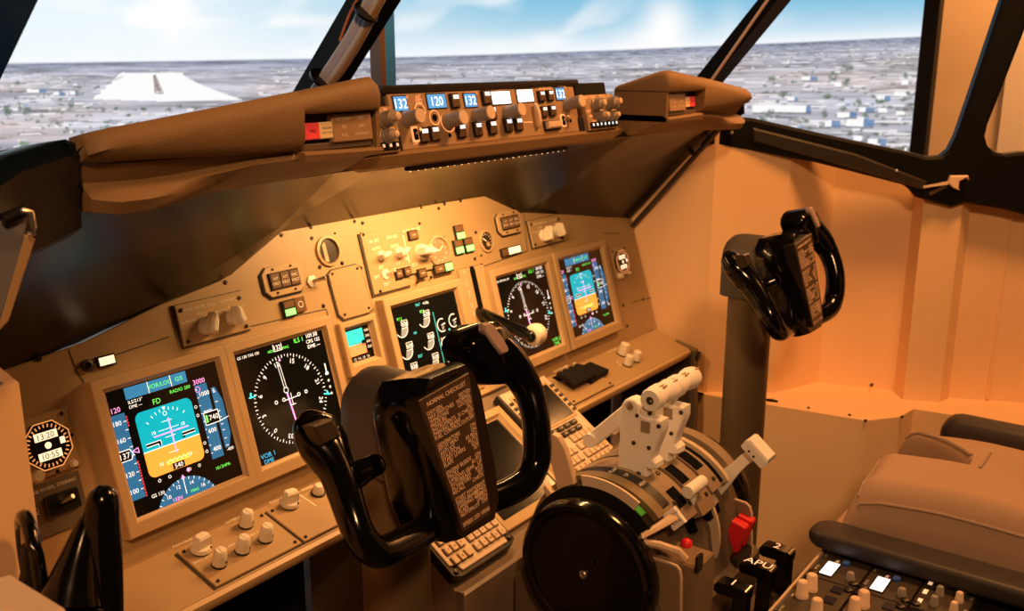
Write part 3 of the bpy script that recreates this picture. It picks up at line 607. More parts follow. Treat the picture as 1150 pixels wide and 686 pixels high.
# ---- display selector panels (left, right)
def selector_panel(label, fr, a0, b0, w, h):
    t = thing('selector_panel', label, 'switch panel', fr.w(a0+w/2, b0, 0))
    k = MB().m(PANEL_D); k.box(fr, a0-.0025, b0-.002, .0, a0+w+.001, b0+h+.001, .003); k.build('plate_edge', t)
    k = MB().m(PANEL); k.box(fr, a0, b0, .002, a0+w, b0+h, .0055, .001); k.build('plate', t)
    screws(fr, [(a0+.008, b0+h-.008), (a0+w-.007, b0+h-.01), (a0+w-.006, b0+.006), (a0+.007, b0+.006)], .0055, .003, t)
    k = MB().m(LEG); k.text(fr, a0+w*.32, b0+h*.84, 'MAIN PANEL DUs', .0048, .006); k.text(fr, a0+w*.80, b0+h*.84, 'LOWER DU', .0045, .006)
    k.text(fr, a0+w*.33, b0+h*.68, 'NORM', .0034, .006); k.text(fr, a0+w*.14, b0+h*.56, 'OUTBD PFD', .0032, .006); k.text(fr, a0+w*.62, b0+h*.62, 'ENG PRI', .0032, .006); k.text(fr, a0+w*.80, b0+h*.66, 'NORM', .0034, .006); k.text(fr, a0+w*.94, b0+h*.60, 'ND', .0034, .006); k.build('legend', t)
    knob_pointer(fr, a0+w*.36, b0+h*.36, .0055, .0135, .026, radians(-18), parent=t); knob_pointer(fr, a0+w*.78, b0+h*.40, .0055, .0125, .024, radians(12), parent=t)
    return t
q0 = P.at(205, 390); q1 = P.at(265, 321)
selector_panel('display selector panel with two ivory knobs above the left displays', P, q0[0], q0[1], .112, .058)
q0 = P.at(594, 285)
selector_panel('display selector panel with two bright ivory knobs above the right displays', P, .366, .036, .112, .056)

# ---- small annunciator blocks
def annunciator(label, fr, a0, b0, cells, w, h, gap=.002, frame=True, name='annunciator', octa=False, txts=None):
    """cells: rows of materials, top row first"""
    nr, nc = len(cells), len(cells[0]); W = nc*(w+gap)+gap; H = nr*(h+gap)+gap
    t = thing(name, label, 'annunciator light', fr.w(a0+W/2, b0, 0))
    k = MB()
    if octa:
        e = .010; k.m(BLACK).prism(fr, [(a0-e-.003, b0-.002), (a0-.001, b0-e-.003), (a0+W+.001, b0-e-.003), (a0+W+e+.001, b0), (a0+W+e+.001, b0+H), (a0+W+.001, b0+H+e), (a0-.001, b0+H+e), (a0-e-.003, b0+H)], 0, .002)
        k.m(BEZEL).prism(fr, [(a0-e, b0), (a0, b0-e), (a0+W, b0-e), (a0+W+e, b0), (a0+W+e, b0+H), (a0+W, b0+H+e), (a0, b0+H+e), (a0-e, b0+H)], .001, .005, .001)
    k.m(BLACK).box(fr, a0, b0, 0, a0+W, b0+H, .008 if octa else .006, .0008); k.build('housing', t)
    if octa: screws(fr, [(a0+W*.2, b0-.005), (a0+W*.8, b0-.005), (a0+W*.2, b0+H+.005), (a0+W*.8, b0+H+.005)], .005, .002, t)
    for r in range(nr):
        for c_ in range(nc):
            m = cells[r][c_]; 
            if m is None: continue
            x = a0+gap+c_*(w+gap); y = b0+H-(r+1)*(h+gap); k = MB().m(m); z = .009 if octa else .007; k.box(fr, x, y, .004, x+w, y+h, z, .0008)
            if txts: k.m(LEG).text(fr, x+w/2, y+h*.68, txts[r][c_][0], h*.20, z+.0003); k.text(fr, x+w/2, y+h*.32, txts[r][c_][1], h*.20, z+.0003)
            k.build('lamp', t)
    return t
BRN = mat('lamp_brown', (.16, .085, .04), .35); TX = [[('A/P', 'P/RST'), ('A/T', 'P/RST'), ('FMC', 'P/RST')]]
q = P.at(300, 334); annunciator('octagonal three-light block of the left autopilot warnings above the left compass', P, q[0]+.006, q[1]+.008, [[BRN, BRN, BRN]], .0165, .022, octa=True, txts=TX)
q = P.at(562, 262); annunciator('octagonal three-light block beside the right round gauge', P, q[0]+.002, q[1]+.004, [[BRN, BRN, BRN]], .0165, .022, octa=True, txts=TX)
q = P.at(318, 360); annunciator('two-cell light block with one green lamp under the octagonal left lights', P, q[0]+.001, q[1]+.003, [[BRN], [GRNL]], .020, .010)
q = P.at(331, 354); t = thing('push_button', 'small brown square button with a white star mark beside the left green lamp', 'button', P.w(*q)); k = MB().m(BRN); k.box(P, q[0]+.001, q[1]+.003, 0, q[0]+.022, q[1]+.026, .006, .001); k.m(LEG).arc(P, q[0]+.0115, q[1]+.0145, .0045, 0, 2*pi, .0012, .0063, 10); k.build('cap', t)
q = P.at(562.5, 289.5); annunciator('row of three small lamps, two lit white, under the right round gauge', P, q[0], q[1], [[BRN, LITW, LITW]], .018, .013)
for lab, px, py in (('upper gear light with a green lamp, topmost of the three', 511.5, 271), ('lower left gear light with a green lamp', 510.5, 287.5), ('lower right gear light with a green lamp', 522, 285)):
    q = P.at(px, py); annunciator(lab, P, q[0], q[1]+.001, [[BRN], [GRNL]], .0215, .0115, .0015)
q = P.at(109, 414); annunciator('single lit amber window lamp above the outer left display', P, q[0], q[1], [[LITW]], .021, .0105)
q = P.at(97, 410.5); t = thing('jack_socket', 'small dark round socket beside the lit amber lamp', 'socket', P.w(*q)); k = MB().m(SCREW); k.lathe(P, q[0], q[1], [(.008, 0), (.008, .004), (.004, .005), (.004, .001)], 16, True); k.build('ring', t)

# ---- toggle switch, round instruments, blank plate
def toggle(fr, px, py, label, r=.008):
    a, b_ = fr.at(px, py); t = thing('toggle_switch', label, 'switch', fr.w(a, b_)); k = MB().m(KNOB); k.lathe(fr, a, b_, [(r, 0), (r, .003), (r*.55, .0045)], 6); k.build('nut', t)
    k = MB().m(METAL); k.tube([fr.w(a, b_, .003), fr.w(a+.012, b_+.001, .022)], [.0025, .0042], 10); k.build('lever', t); return t
toggle(P, 349.5, 316, 'metal toggle switch right of the octagonal left lights', .010)
q = P.at(336, 314); k = MB().m(LEG); k.text(P, q[0], q[1]+.004, 'BRT', .004, .0005); k.text(P, q[0], q[1]-.006, 'DIM', .004, .0005); o = k.build('legend', ip)
def round_gauge(label, px, py, r, face, deep=.006):
    a, b_ = P.at(px, py); t = thing('round_gauge', label, 'gauge', P.w(a, b_)); k = MB().m(BEZEL); k.lathe(P, a, b_, [(r*1.22, 0), (r*1.2, .004), (r*1.0, .005), (r*.98, .001)], 28, False); k.build('rim', t)
    k = MB().m(face); k.disc(P, a, b_, r, .0012, 28); k.build('face', t); return t, a, b_
t, a, b_ = round_gauge('round dark opening with a tan rim left of the autobrake knobs', 368, 282, .0205, mat('gauge_dark', (.03, .02, .012), .3)); k = MB().m(BEZEL); k.prism(P, [(a-.011, b_-.015), (a-.003, b_-.018), (a-.004, b_+.015), (a-.011, b_+.012)], .0014, .0024); k.build('plate_inside', t)
t, a, b_ = round_gauge('small round pressure gauge with a white needle right of the green gear lights', 545.5, 271, .018, mat('gauge_dark', (.03, .02, .012), .3)); k = MB().m(LEG); arc_ticks(k, P, a, b_, .012, .0155, [radians(d) for d in range(-130, 131, 26)], .0012, .0018); k.line(P, (a, b_), (a-.009, b_+.007), .002, .002); k.m(BEZEL).disc(P, a+.003, b_-.006, .005, .0021); k.build('dial', t)
FACE = mat('gauge_tan', (.36, .22, .13), .4)
t, a, b_ = round_gauge('larger round flap gauge with pale numerals right of the autobrake knob', 492.5, 282, .0245, FACE); k = MB().m(LEG)
for i in range(9): x = radians(-20+i*32); k.text(P, a+.018*sin(x), b_+.018*cos(x), ('0', '1', '2', '5', '10', '15', '25', '30', '40')[i], .0045, .0018)
k.line(P, (a, b_), (a+.012, b_+.008), .002, .002); k.build('dial', t)
pts = [P.at(*q) for q in ((371, 304), (398, 297.5), (403, 301), (417, 347), (413, 351), (385, 359), (379, 354), (367, 309))]
t = thing('blank_plate', 'blank rounded cover plate over the standby display', 'cover plate', P.w(*pts[4])); k = MB().m(PANEL_D); k.prism(P, inset([A(p) for p in pts][::-1], -.002), 0, .0025); k.build('gasket', t); k = MB().m(PANEL); k.prism(P, pts, .002, .0045, .0008); k.build('plate', t)
screws(P, [P.at(*q) for q in ((371, 308), (399, 302), (412, 346), (385, 353.5))], .0045, .0022, t)

# ---- autobrake panel
E0 = P.at(424, 330); E1 = P.at(407, 262); ew = .155; eh = E1[1]-E0[1]; ea = -.0945
t = thing('autobrake_panel', 'autobrake panel with three bright ivory knobs at the brightly lit panel top', 'switch panel', P.w(ea+ew/2, E0[1]))
k = MB().m(PANEL_D); k.box(P, ea-.003, E0[1]-.003, 0, ea+.090, E1[1], .003); k.build('plate_edge', t)
k = MB().m(PANEL); k.prism(P, [(ea, E0[1]), (ea+.088, E0[1]), (ea+.088, E0[1]+.018), (ea+.155, E0[1]+.018), (ea+.155, E1[1]), (ea, E1[1])], .0, .0055, .0008); k.build('plate', t)
def at5(px, py): return P.at(px, py, .0055)
for px, py, r, h, rot in ((427.5, 287.5, .0095, .018, 1.3), (448, 284, .0105, .019, 1.2), (472.5, 283.5, .015, .028, 1.75)):
    q = at5(px, py); knob_pointer(P, q[0], q[1], .0055, r, h, -rot, parent=t)
k = MB().m(LEGW)
for px, py, s_ in ((420, 270.5, 'N1 SET'), (440, 266, 'SPD REF'), (422, 279, 'AUTO'), (443, 276, 'BOTH'), (428, 300, 'SET'), (447, 295, '1 V'), (423, 311, 'BRT'), (434, 319, 'TEST'), (462, 258, 'AUTO BRAKE'), (466, 297, 'RTO'), (457, 290, 'OFF'), (483, 276, 'MAX'), (452, 301.5, 'FUEL FLOW')):
    q = at5(px, py); k.text(P, q[0], q[1], s_, .0052, .006)
k.line(P, at5(452.5, 264), at5(459.5, 295), .0022, .006); k.build('legend', t)
q = at5(433, 308); k = MB().m(KNOB); k.lathe(P, q[0], q[1], [(.009, .0055), (.009, .007), (.006, .0075)], 12); k.tube([P.w(q[0], q[1], .006), P.w(q[0]+.008, q[1]+.004, .022)], [.002, .0035], 8); k.build('toggle', t)
for px, py, w, m in ((444.5, 313.5, .016, BRN), (454, 311, .016, BRN), (470, 313, .020, BRN), (459, 270, .022, BRN), (488, 308.5, .026, BRN), (499.5, 305.5, .021, GRNL)):
    q = at5(px, py); k = MB().m(BLACK); k.box(P, q[0]-.001, q[1]-.001, .003, q[0]+w+.001, q[1]+.0165, .009); k.m(m).box(P, q[0]+.001, q[1]+.001, .008, q[0]+w-.001, q[1]+.0145, .0105, .0008); k.m(LEG).text(P, q[0]+w/2, q[1]+.008, 'ARM' if w > .018 else 'RST', .003, .0108); k.build('push_lamp', t)
screws(P, [at5(408, 263.5), at5(471, 251), at5(427, 327), at5(484, 311.5), at5(468.5, 317)], .0055, .0028, t)

# ---- gear lever with its slot plate
t = thing('landing_gear_lever', 'black landing gear lever with a round white wheel-shaped knob in its slot plate', 'lever', P.w(.155, -.09))
k = MB().m(BEZEL); k.prism(P, [P.at(*q) for q in ((514, 303), (541, 297), (570, 425), (536, 425))], 0, .004, .0008); k.build('slot_plate', t)
k = MB().m(HOLE); q0 = P.at(530.5, 303, .0045); q1 = P.at(545, 362, .0045); k.prism(P, [(q0[0]-.007, q0[1]), (q0[0]-.004, q0[1]+.007), (q0[0]+.004, q0[1]+.007), (q0[0]+.007, q0[1]), (q0[0]+.007, q1[1]), (q0[0]-.007, q1[1])], .003, .0048); k.build('slot', t)
k = MB().m(LEG); ll = [P.at(px, py, .0045) for px, py in ((521, 305), (524, 318), (527, 330), (530, 343), (532, 352))]
for q, s_ in zip(ll, ('UP', '235K', '320K', 'OFF', 'DN')): k.text(P, q[0], q[1], s_, .0052, .005, rot=radians(-90))
k.build('legend', t)
ga = onX(541, 352, .157); gk = onX(596, 377.5, .157)
k = MB().m(GLOSS); k.tube([ga+A([0, .03, .003]), ga, gk+(ga-gk)*.10, gk+(gk-ga)*.03], [.009, .011, .0115, .009], 12); k.build('arm', t)
k = MB().m(KNOB); wf_ = Fr(gk, (0, 1, 0), (0, 0, 1), (-1, 0, 0)); k.lathe(wf_, 0, 0, [(.014, -.030), (.0185, -.026), (.0205, -.015), (.0185, -.005), (.013, -.001)], 28); k.build('wheel_knob', t)
k = MB().m(GLOSS); k.lathe(wf_, 0, 0, [(.011, -.006), (.0115, .004), (.008, .007)], 20); k.m(METAL).lathe(wf_, 0, 0, [(.004, .006), (.004, .0078), (.002, .008)], 10); k.build('axle_cap', t)

# ---- clocks
def clock(label, fr, a, b_, r):
    t = thing('clock', label, 'clock', fr.w(a, b_-r)); o8 = [(a+r*1.12*cos(radians(22.5+45*i)), b_+r*1.12*sin(radians(22.5+45*i))) for i in range(8)]
    k = MB().m(BEZEL); k.rbox(fr, a-r*1.3, b_-r*1.35, a+r*1.3, b_+r*1.35, .004, 0, .003, .0008); k.build('plate', t)
    k = MB().m(BLACK); k.prism(fr, o8, .002, .008, .001); k.build('case', t)
    k = MB().m(mat('clock_glow', (1, .42, .12), .5, emit=.7)); c = .0084; k.prism(fr, o8, .0079, .0082) if False else None
    for i in range(8): k.line(fr, A(o8[i])*.985+A([a, b_])*.015, A(o8[(i+1) % 8])*.985+A([a, b_])*.015, .0014, c)
    arc_ticks(k, fr, a, b_, r*.80, r*.95, [radians(d) for d in range(0, 360, 12)], .0016, c); k.build('scale', t)
    k = MB().m(LITW); k.flat(fr, [(a-r*.52, b_+r*.26), (a+r*.52, b_+r*.26), (a+r*.52, b_+r*.62), (a-r*.52, b_+r*.62)], c); k.flat(fr, [(a-r*.52, b_-r*.62), (a+r*.52, b_-r*.62), (a+r*.52, b_-r*.26), (a-r*.52, b_-r*.26)], c); k.disc(fr, a, b_, r*.15, c)
    k.flat(fr, [(a+r*.55, b_-r*.1), (a+r*.78, b_-r*.1), (a+r*.78, b_+r*.2), (a+r*.55, b_+r*.2)], c)
    k.m(BRN).text(fr, a, b_+r*.44, '13:20', r*.26, c+.0003); k.text(fr, a, b_-r*.44, '10:55', r*.26, c+.0003); k.build('digits', t)
    knob_round(fr, a-r*.75, b_-r*1.15, .003, r*.26, .010, 'knob', t); knob_round(fr, a+r*.95, b_-r*1.15, .003, r*.16, .006, 'knob', t)
    screws(fr, [(a+r*1.0, b_+r*1.15), (a-r*1.05, b_+r*1.15), (a+r*1.2, b_+r*.1), (a+r*.2, b_-r*1.25)], .003, .0025, t); return t
q = P.at(54, 500, .008); clock('octagonal lit clock at the left end of the panel', P, q[0], q[1], .0275)
k = MB().m(LEG); q2 = P.at(62, 462, .0005); k.text(P, q2[0], q2[1], 'TIME/DATE', .0045, .0006); k.build('legend', ip)
q = P.at(699.5, 294, .008); clock('octagonal lit clock at the right end of the panel', P, q[0], q[1], .0255)
# ---- nose wheel steering switch
q = P.at(62, 566); t = thing('steering_switch_panel', 'small panel with a dark guarded switch under the left clock', 'switch panel', P.w(*q))
k = MB().m(DARKP); k.box(P, q[0]-.040, q[1]-.034, 0, q[0]+.036, q[1]+.030, .003, .0008); k.build('plate', t)
k = MB().m(BLACK); k.rbox(P, q[0]-.014, q[1]-.012, q[0]+.028, q[1]+.013, .003, .002, .008, .001); k.m(HOLE).box(P, q[0]-.008, q[1]-.004, .007, q[0]+.022, q[1]+.004, .0085); k.build('guard', t)
k = MB().m(METAL); k.tube([P.w(q[0]+.004, q[1], .006), P.w(q[0]+.012, q[1]+.006, .024)], [.002, .003], 8); k.build('lever', t)
k = MB().m(LEG); k.text(P, q[0], q[1]+.022, 'NOSE WHEEL STEERING', .004, .0036); k.text(P, q[0]-.024, q[1], 'ALT', .004, .0036, rot=pi/2); k.build('legend', t)
# ---------------------------------------------------------------- shelves below the panel and their modules
def shelf(label, a0, a1):
    t = thing('panel_shelf', label, 'shelf', SH.w((a0+a1)/2, -.09, -.01))
    k = MB().m(PANEL); k.box(SH, a0, -.0975, -.018, a1, .004, 0, .0012); k.build('top', t)
    k = MB().m(BEZEL); pr_ = [(-.0975, -.001), (-.104, -.003), (-.106, -.009), (-.104, -.018), (-.0975, -.020)]
    k.loft([[SH.w(a, p[0], p[1]) for p in pr_] for a in (a0, a1)]); k.build('front_lip', t)
    return t
shelf('tan shelf with ivory dimmer knobs under the left displays', -.768, -.262)
shelf('tan shelf with a black brake handle under the right displays', .262, .7705)
def module(label, a0, a1, b0, b1, edges=True):
    t = thing('shelf_module', label, 'switch panel', SH.w((a0+a1)/2, b0, 0))
    k = MB().m(PANEL_D); k.box(SH, a0-.003, b0-.001, .0, a1+.0, b1, .0015); k.build('gasket', t)
    k = MB().m(PANEL); k.box(SH, a0, b0, .001, a1, b1, .0045, .0008); k.build('plate', t)
    screws(SH, [(a0+.007, b1-.006), (a1-.007, b1-.006), (a0+.007, b0+.006), (a1-.007, b0+.006)], .0045, .0026, t); return t
def dimmer(px, py, parent, r=.0098, h=.024, big=False, c=.0045):
    q = SH.at(px, py, c); k = MB().m(BLACK); k.cyl(SH, q[0], q[1], c, c+.003, r*1.05, None, 16); k.m(KNOB)
    f = SH.sub(q[0], q[1], c, random.uniform(-.2, .2))
    if big:
        k.cyl(f, 0, 0, .003, h*.35, r*1.15, r*1.1, 20, .0008); k.prism(f, [(-r*.85, -r*.6), (r*.85, -r*.6), (r*1.0, r*.3), (r*.55, r*.75), (-r*.55, r*.75), (-r*1.0, r*.3)], h*.3, h, h*.10, .88)
    else: k.loft([[f.w(rr*(1+.03*cos(8*t))*cos(t), rr*(1+.03*cos(8*t))*sin(t), hh_) for t in [2*pi*i/32 for i in range(32)]] for rr, hh_ in ((r, .003), (r*.95, h*.55), (r*.80, h*.95), (r*.66, h))]); k.box(f, -r*.16, -r*.6, h*.98, r*.16, r*.6, h*1.03)
    o = k.build('dimmer_knob', parent)
    d = MB().m(BLACK); rr = r*(1.02 if not big else 1.12); dv = nrm(A([.55, -.83, 0])); d.lathe(Fr(f.w(0, 0, h*.32)+nrm(f.ex*.55-f.ey*.83)*rr*.93, f.ez, np.cross(nrm(f.ex*.55-f.ey*.83), f.ez), nrm(f.ex*.55-f.ey*.83)), 0, 0, [(.0022, -.001), (.0022, .0008)], 10); d.build('set_screw', o); return o
t = module('dimmer module with five ivory knobs on the left shelf', -.558, -.417, -.093, -.010)
for px, py, big in ((225.5, 618, True), (246, 634, False), (272, 619, False), (276, 590, False), (298, 606, False)): dimmer(px, py, t, .0098 if not big else .0125, .025, big)
k = MB().m(LEG)
for px, py, s_ in ((206, 609, 'MAIN PANEL'), (232, 625.5, 'BACKGROUND'), (260, 612, 'MAP'), (263, 583, 'OUTBD DU'), (286, 599, 'INBD DU')):
    q = SH.at(px, py, .0048); k.text(SH, q[0], q[1], s_, .0040, .0049)
k.build('legend', t)
t = module('module with one large ivory knob on the left shelf beside the near yoke', -.412, -.285, -.093, -.010)
dimmer(325, 567, t, .0125, .025, True)
k = MB().m(LEG); q = SH.at(312, 561, .0048); k.text(SH, q[0], q[1], 'FOOT AIR', .0045, .0049); q0 = SH.at(333, 553, .0048); q1 = SH.at(355, 568, .0048); k.line(SH, q0, q1, .002, .0049); q = SH.at(345, 548, .0048); k.text(SH, q[0], q[1], 'WSHLD', .0045, .0049); k.build('legend', t)
q = SH.at(357, 554, .0045); k = MB().m(BLACK); k.cyl(SH, q[0], q[1], .004, .007, .011, None, 16); k.m(KNOB).cyl(SH, q[0], q[1], .006, .02, .009, .007, 16, .001); k.build('dimmer_knob', t)
t = module('module with the black parking brake handle on the right shelf', .268, .417, -.093, -.006)
hb = [SH.at(*q, .006) for q in ((641, 421), (664, 431), (683, 419), (661, 410))]
k = MB().m(MATTE); k.prism(SH, hb, .004, .016, .002); c0 = sum(A(p) for p in hb)/4
for i in range(4):
    a = .312+i*.021; k.tube([SH.w(a, c0[1]-.022, .018), SH.w(a, c0[1], .026), SH.w(a, c0[1]+.022, .020)], [.010, .012, .010], 8, flat=.7)
k.build('brake_handle', t)
k = MB().m(HOLE); q = SH.at(627, 424.5, .0048); k.box(SH, q[0]-.011, q[1]-.009, .003, q[0]+.011, q[1]+.009, .005); k.m(SCREW).cyl(SH, q[0]+.024, q[1]-.012, .004, .009, .005, None, 12); k.build('brake_socket', t)
k = MB().m(LEG)
for px, py, s_ in ((629, 414.5, 'AUTOBRAKE'), (636, 411, 'ON'), (645, 408, 'OFF'), (643, 434, 'PULL'), (666, 429, '1'), (671, 427, '2'), (677, 424.5, '3')):
    q = SH.at(px, py, .0048); k.text(SH, q[0], q[1], s_, .0058, .0049)
k.build('legend', t)
t = thing('dimmer_group', 'three ivory dimmer knobs at the right end of the right shelf', 'knobs', SH.w(.52, -.06, 0))
for px, py, r, h in ((699, 398, .0125, .028), (704.5, 410, .0105, .024), (713.5, 405, .0105, .024)): dimmer(px, py, t, r, h, False, 0.)
k = MB().m(LEG)
for px, py, s_ in ((687, 393.5, 'MAIN PANEL'), (694, 406.5, 'BRT'), (697, 409, 'AFDS')):
    q = SH.at(px, py, .0003); k.text(SH, q[0], q[1], s_, .005, .0005)
k.build('legend', t)

# ---- side cheek and dark foot well under the right shelf
fw = thing('footwell_panel', 'brown side cheek with screws below the right shelf', 'side panel', (.76, -.12, .1))
k = MB().m(DARKP); k.prism(Fr((.748, 0, 0), (0, 1, 0), (0, 0, 1), (-1, 0, 0)), [(.02, 0), (-.178, 0), (-.176, .40), (-.168, .545), (-.055, .572), (.02, .57)], -.018, 0, .002); k.build('cheek', fw)
for px, py in ((770, 458.5),): q = onX(px, py, .746); screws(Fr((.748, 0, 0), (0, -1, 0), (0, 0, 1), (-1, 0, 0)), [(-q[1], q[2])], 0, .004, fw, METAL)
k = MB().m(BLACK); q = onX(783.5, 399.5, .765); k.lathe(Fr(q, (1, 0, 0), (0, 0, 1), (0, -1, 0)), 0, 0, [(.011, -.01), (.011, .004), (.007, .006)], 16); k.build('grommet', fw)
k = MB().m(MATTE); k.box(WORLD, .24, .06, 0, .766, .075, .57); k.box(WORLD, -.766, .06, 0, -.24, .075, .57); bk = k.build('wall_footwell', smooth=0); struct(bk)
# ---------------------------------------------------------------- glareshield: hood, two wings, lip
HOOD = mat('hood_vinyl', (.012, .008, .004), .27, bump=.05, bscale=420, var=.08, spec=.32)
gs = thing('glareshield', 'dark brown glareshield hood with two rounded wings over the instrument panel', 'glareshield', (0, 0, .95))
def hood_pts(sg):
    bot = [P.w(0, .160), P.w(sg*.25, .160), P.w(sg*.357, .112), P.w(sg*.487, .092), P.w(sg*.66, .062), P.w(sg*.774, .046)]
    bot = [p+A([0, .006, -.006]) for p in bot]
    top = [A([0, -.160, 1.052]), A([sg*.25, -.162, 1.052]), A([sg*.372, -.200, 1.058]), A([sg*.49, -.200, 1.056]), A([sg*.646, -.205, 1.058]), A([sg*.778, -.190, 1.062])]
    mid = [(p+q)/2+A([0, .016, .012]) for p, q in zip(bot, top)]
    mid[2] = (bot[2]+top[2])/2+A([0, .0, 0]); mid[5] = (bot[5]+top[5])/2; return bot, mid, top
k = MB().m(HOOD)
for sg in (1, -1):
    b_, m_, t_ = hood_pts(sg); th_ = A([0, .012, .012])
    if sg < 0: rows = [b_[::-1], m_[::-1], t_[::-1]]
    else: rows = [b_, m_, t_]
    g0 = [[k.V(p) for p in r] for r in rows]; g1 = [[k.V(p+th_) for p in r] for r in rows]
    for g_ in (g0, g1):
        for i in range(2):
            for j in range(5): k._f([g_[i][j], g_[i][j+1], g_[i+1][j+1], g_[i+1][j]])
    for j in range(5): k._f([g0[0][j], g0[0][j+1], g1[0][j+1], g1[0][j]]); k._f([g0[2][j], g0[2][j+1], g1[2][j+1], g1[2][j]])
k.build('hood', gs, smooth=25)
# top deck running forward to the windshield
k = MB().m(mat('deck_black', (.012, .011, .010), .7, bump=.2)); k.prism(WORLD, [(-.80, -.10), (-.45, -.165), (.45, -.165), (.80, -.10), (.80, .02), (.45, .22), (-.45, .22), (-.80, .02)], 1.050, 1.088, .004); k.build('deck', gs)
ENDB = mat('shield_end', (.004, .008, .013), .30, bump=.1, spec=.3)  # bluish black, the blue window reflection is part of the colour
def wing(sg):
    k = MB().m(SHIELD); S_ = []
    X0, X1, XM = .364, .737, .492
    def sec(x, face=0.):
        u = (x-X0)/(X1-X0); e = max(0., (u-.95)/.05); yb = -.282-.006*math.sin(pi*min(u, 1))+.009*e**2.2+face; zt = 1.180-.046*u-.003*e*e; zb = 1.094+.010*u; yf = -.165-.075*u
        return yb, zt, zb, yf
    for x in (XM, .53, .60, .68, .715, .7265, .7305, .7345, .737):
        yb, zt, zb, yf = sec(x)
        S_.append([A([sg*x, y, z]) for y, z in ((yf, zb+.004), (yf, zt-.030), (yb+.030, zt-.004), (yb+.012, zt-.001), (yb+.004, zt-.008), (yb, zt-.018), (yb+.002, zb+.012), (yb+.008, zb+.004), (yb+.020, zb), (yf-.005, zb+.002))])
    k.loft(S_); S_ = []
    # top bar over the recess of the warning lights, rounded at its inner end
    for x in (X0, .367, .375, .42, XM):
        yb, zt, zb, yf = sec(x); zr = 1.1385; i_ = {X0: .012, .367: .005}.get(x, 0.)
        S_.append([A([sg*x, y, z]) for y, z in ((yf, zr), (yf, max(zr+.003, zt-.030-i_)), (yb+.030, zt-.004-i_), (yb+.012+i_*.5, zt-.002-i_), (yb+.004+i_*.5, zt-.008-i_), (yb+i_*.5, zt-.018-i_), (yb+.001+i_*.5, zr+.003), (yb+.004+i_*.5, zr))])
    k.loft(S_)
    S_ = []
    for x in (X0, XM): yb, zt, zb, yf = sec(x); S_.append([A([sg*x, y, z]) for y, z in ((yf, 1.086), (yf, zb), (yb+.006, zb), (yb+.002, zb-.003), (yb+.004, 1.086))])
    k.loft(S_)
    x0_, x1_ = sorted((sg*X0, sg*.370)); k.box(WORLD, x0_, -.274, 1.086, x1_, -.165, 1.14)
    o = k.build('wing', gs, smooth=50)
    k = MB().m(ENDB); yb, zt, zb, yf = sec(.737); x0_, x1_ = sorted((sg*.7372, sg*.745)); k.prism(Fr((0, 0, 0), (0, 1, 0), (0, 0, 1), (1, 0, 0)), [(yf, zb-.03), (yf, zt-.032), (yb+.030, zt-.006), (yb+.018, zt-.008), (yb+.014, zb-.02)], x0_, x1_, .001); k.build('wing_end', gs)
    # lower lip with its groove
    k = MB().m(SHIELD); S_ = []
    for u in (0., .1, .3, .5, .62, .74, .86, .94, .98, 1.):
        x = X0+(.733-X0)*u; e = max(0., (u-.9)/.1); yb = -.279+.012*e*e; zt = 1.097+.006*u; zb = 1.060-.010*u+.006*e*e; q_ = min(max((u-.35)/.5, 0.), 1.); q_ = q_*q_*(3-2*q_)
        ym, zm = (yb-.205)/2, (zt+zb)/2; zg = zt-.004-.016*q_
        S_.append([A([sg*x, y, z]) for y, z in ((-.13, zb+.004), (-.13, zt), (yb+.010, zt), (yb+.010+.014*q_, zg+.002), (yb+.004+.008*q_, zg-.004), (ym+(yb+.003-ym)*q_, zm+(zb+.016-zm)*q_), (ym+.01+(yb+.010-ym-.01)*q_, zm-.006+(zb+.004-zm+.006)*q_), (-.205, zb), (-.19, zb))])
    k.loft(S_); return k.build('wing_lip', gs, smooth=50)
wing(1); wing(-1)
# edge trim down the right end of the hood
k = MB().m(mat('edge_trim', (.05, .036, .026), .5)); e0 = hood_pts(1)[2][-1]; e1 = hood_pts(1)[0][-1]+A([0, -.012, -.012]); k.tube([e0+A([.0, -.01, .0]), e1], [.010, .012], 8, flat=.5); k.build('end_trim', gs)
# lip under the mode control panel
k = MB().m(SHIELD); k.loft([[A([x, y, z]) for y, z in ((-.10, 1.05), (-.10, 1.074), (-.184, 1.074), (-.190, 1.070), (-.186, 1.056), (-.172, 1.050))] for x in (-.372, .372)]); k.build('front_lip', gs, smooth=40)
# left end piece of the glareshield with the blue window light tinted in
# (captain side) and its mirror
for sg in (-1, 1):
    k = MB().m(ENDB); S_ = []
    for x, z0, z1, y in ((.739, 1.035, 1.126, -.262), (.80, 1.02, 1.116, -.275), (.86, 1.0, 1.10, -.32), (.93, .98, 1.075, -.42)):
        S_.append([A([sg*x, yy, zz]) for yy, zz in ((y+.10, z0), (y+.10, z1-.01), (y+.02, z1), (y, z1-.012), (y+.01, z0+.01), (y+.03, z0))])
    if sg < 0: k.loft(S_); k.build('end_cap', gs, smooth=45)

# strip of tiny lamps under the lip
ls = thing('lamp_strip', 'thin strip of tiny warm lamps under the glareshield lip', 'lamp strip', (0, -.165, 1.046))
k = MB().m(BLACK); k.box(WORLD, -.20, -.172, 1.043, .20, -.160, 1.0495); k.build('strip', ls)
k = MB().m(mat('lamp_strip_glow', (1, .62, .25), .4, emit=4))
for i in range(25): k.lathe(Fr((-.196+i*.0163, -.167, 1.044), (1, 0, 0), (0, 1, 0)), 0, 0, [(.0016, .001), (.0018, -.001), (.0008, -.0022)], 8)
k.build('lamps', ls)

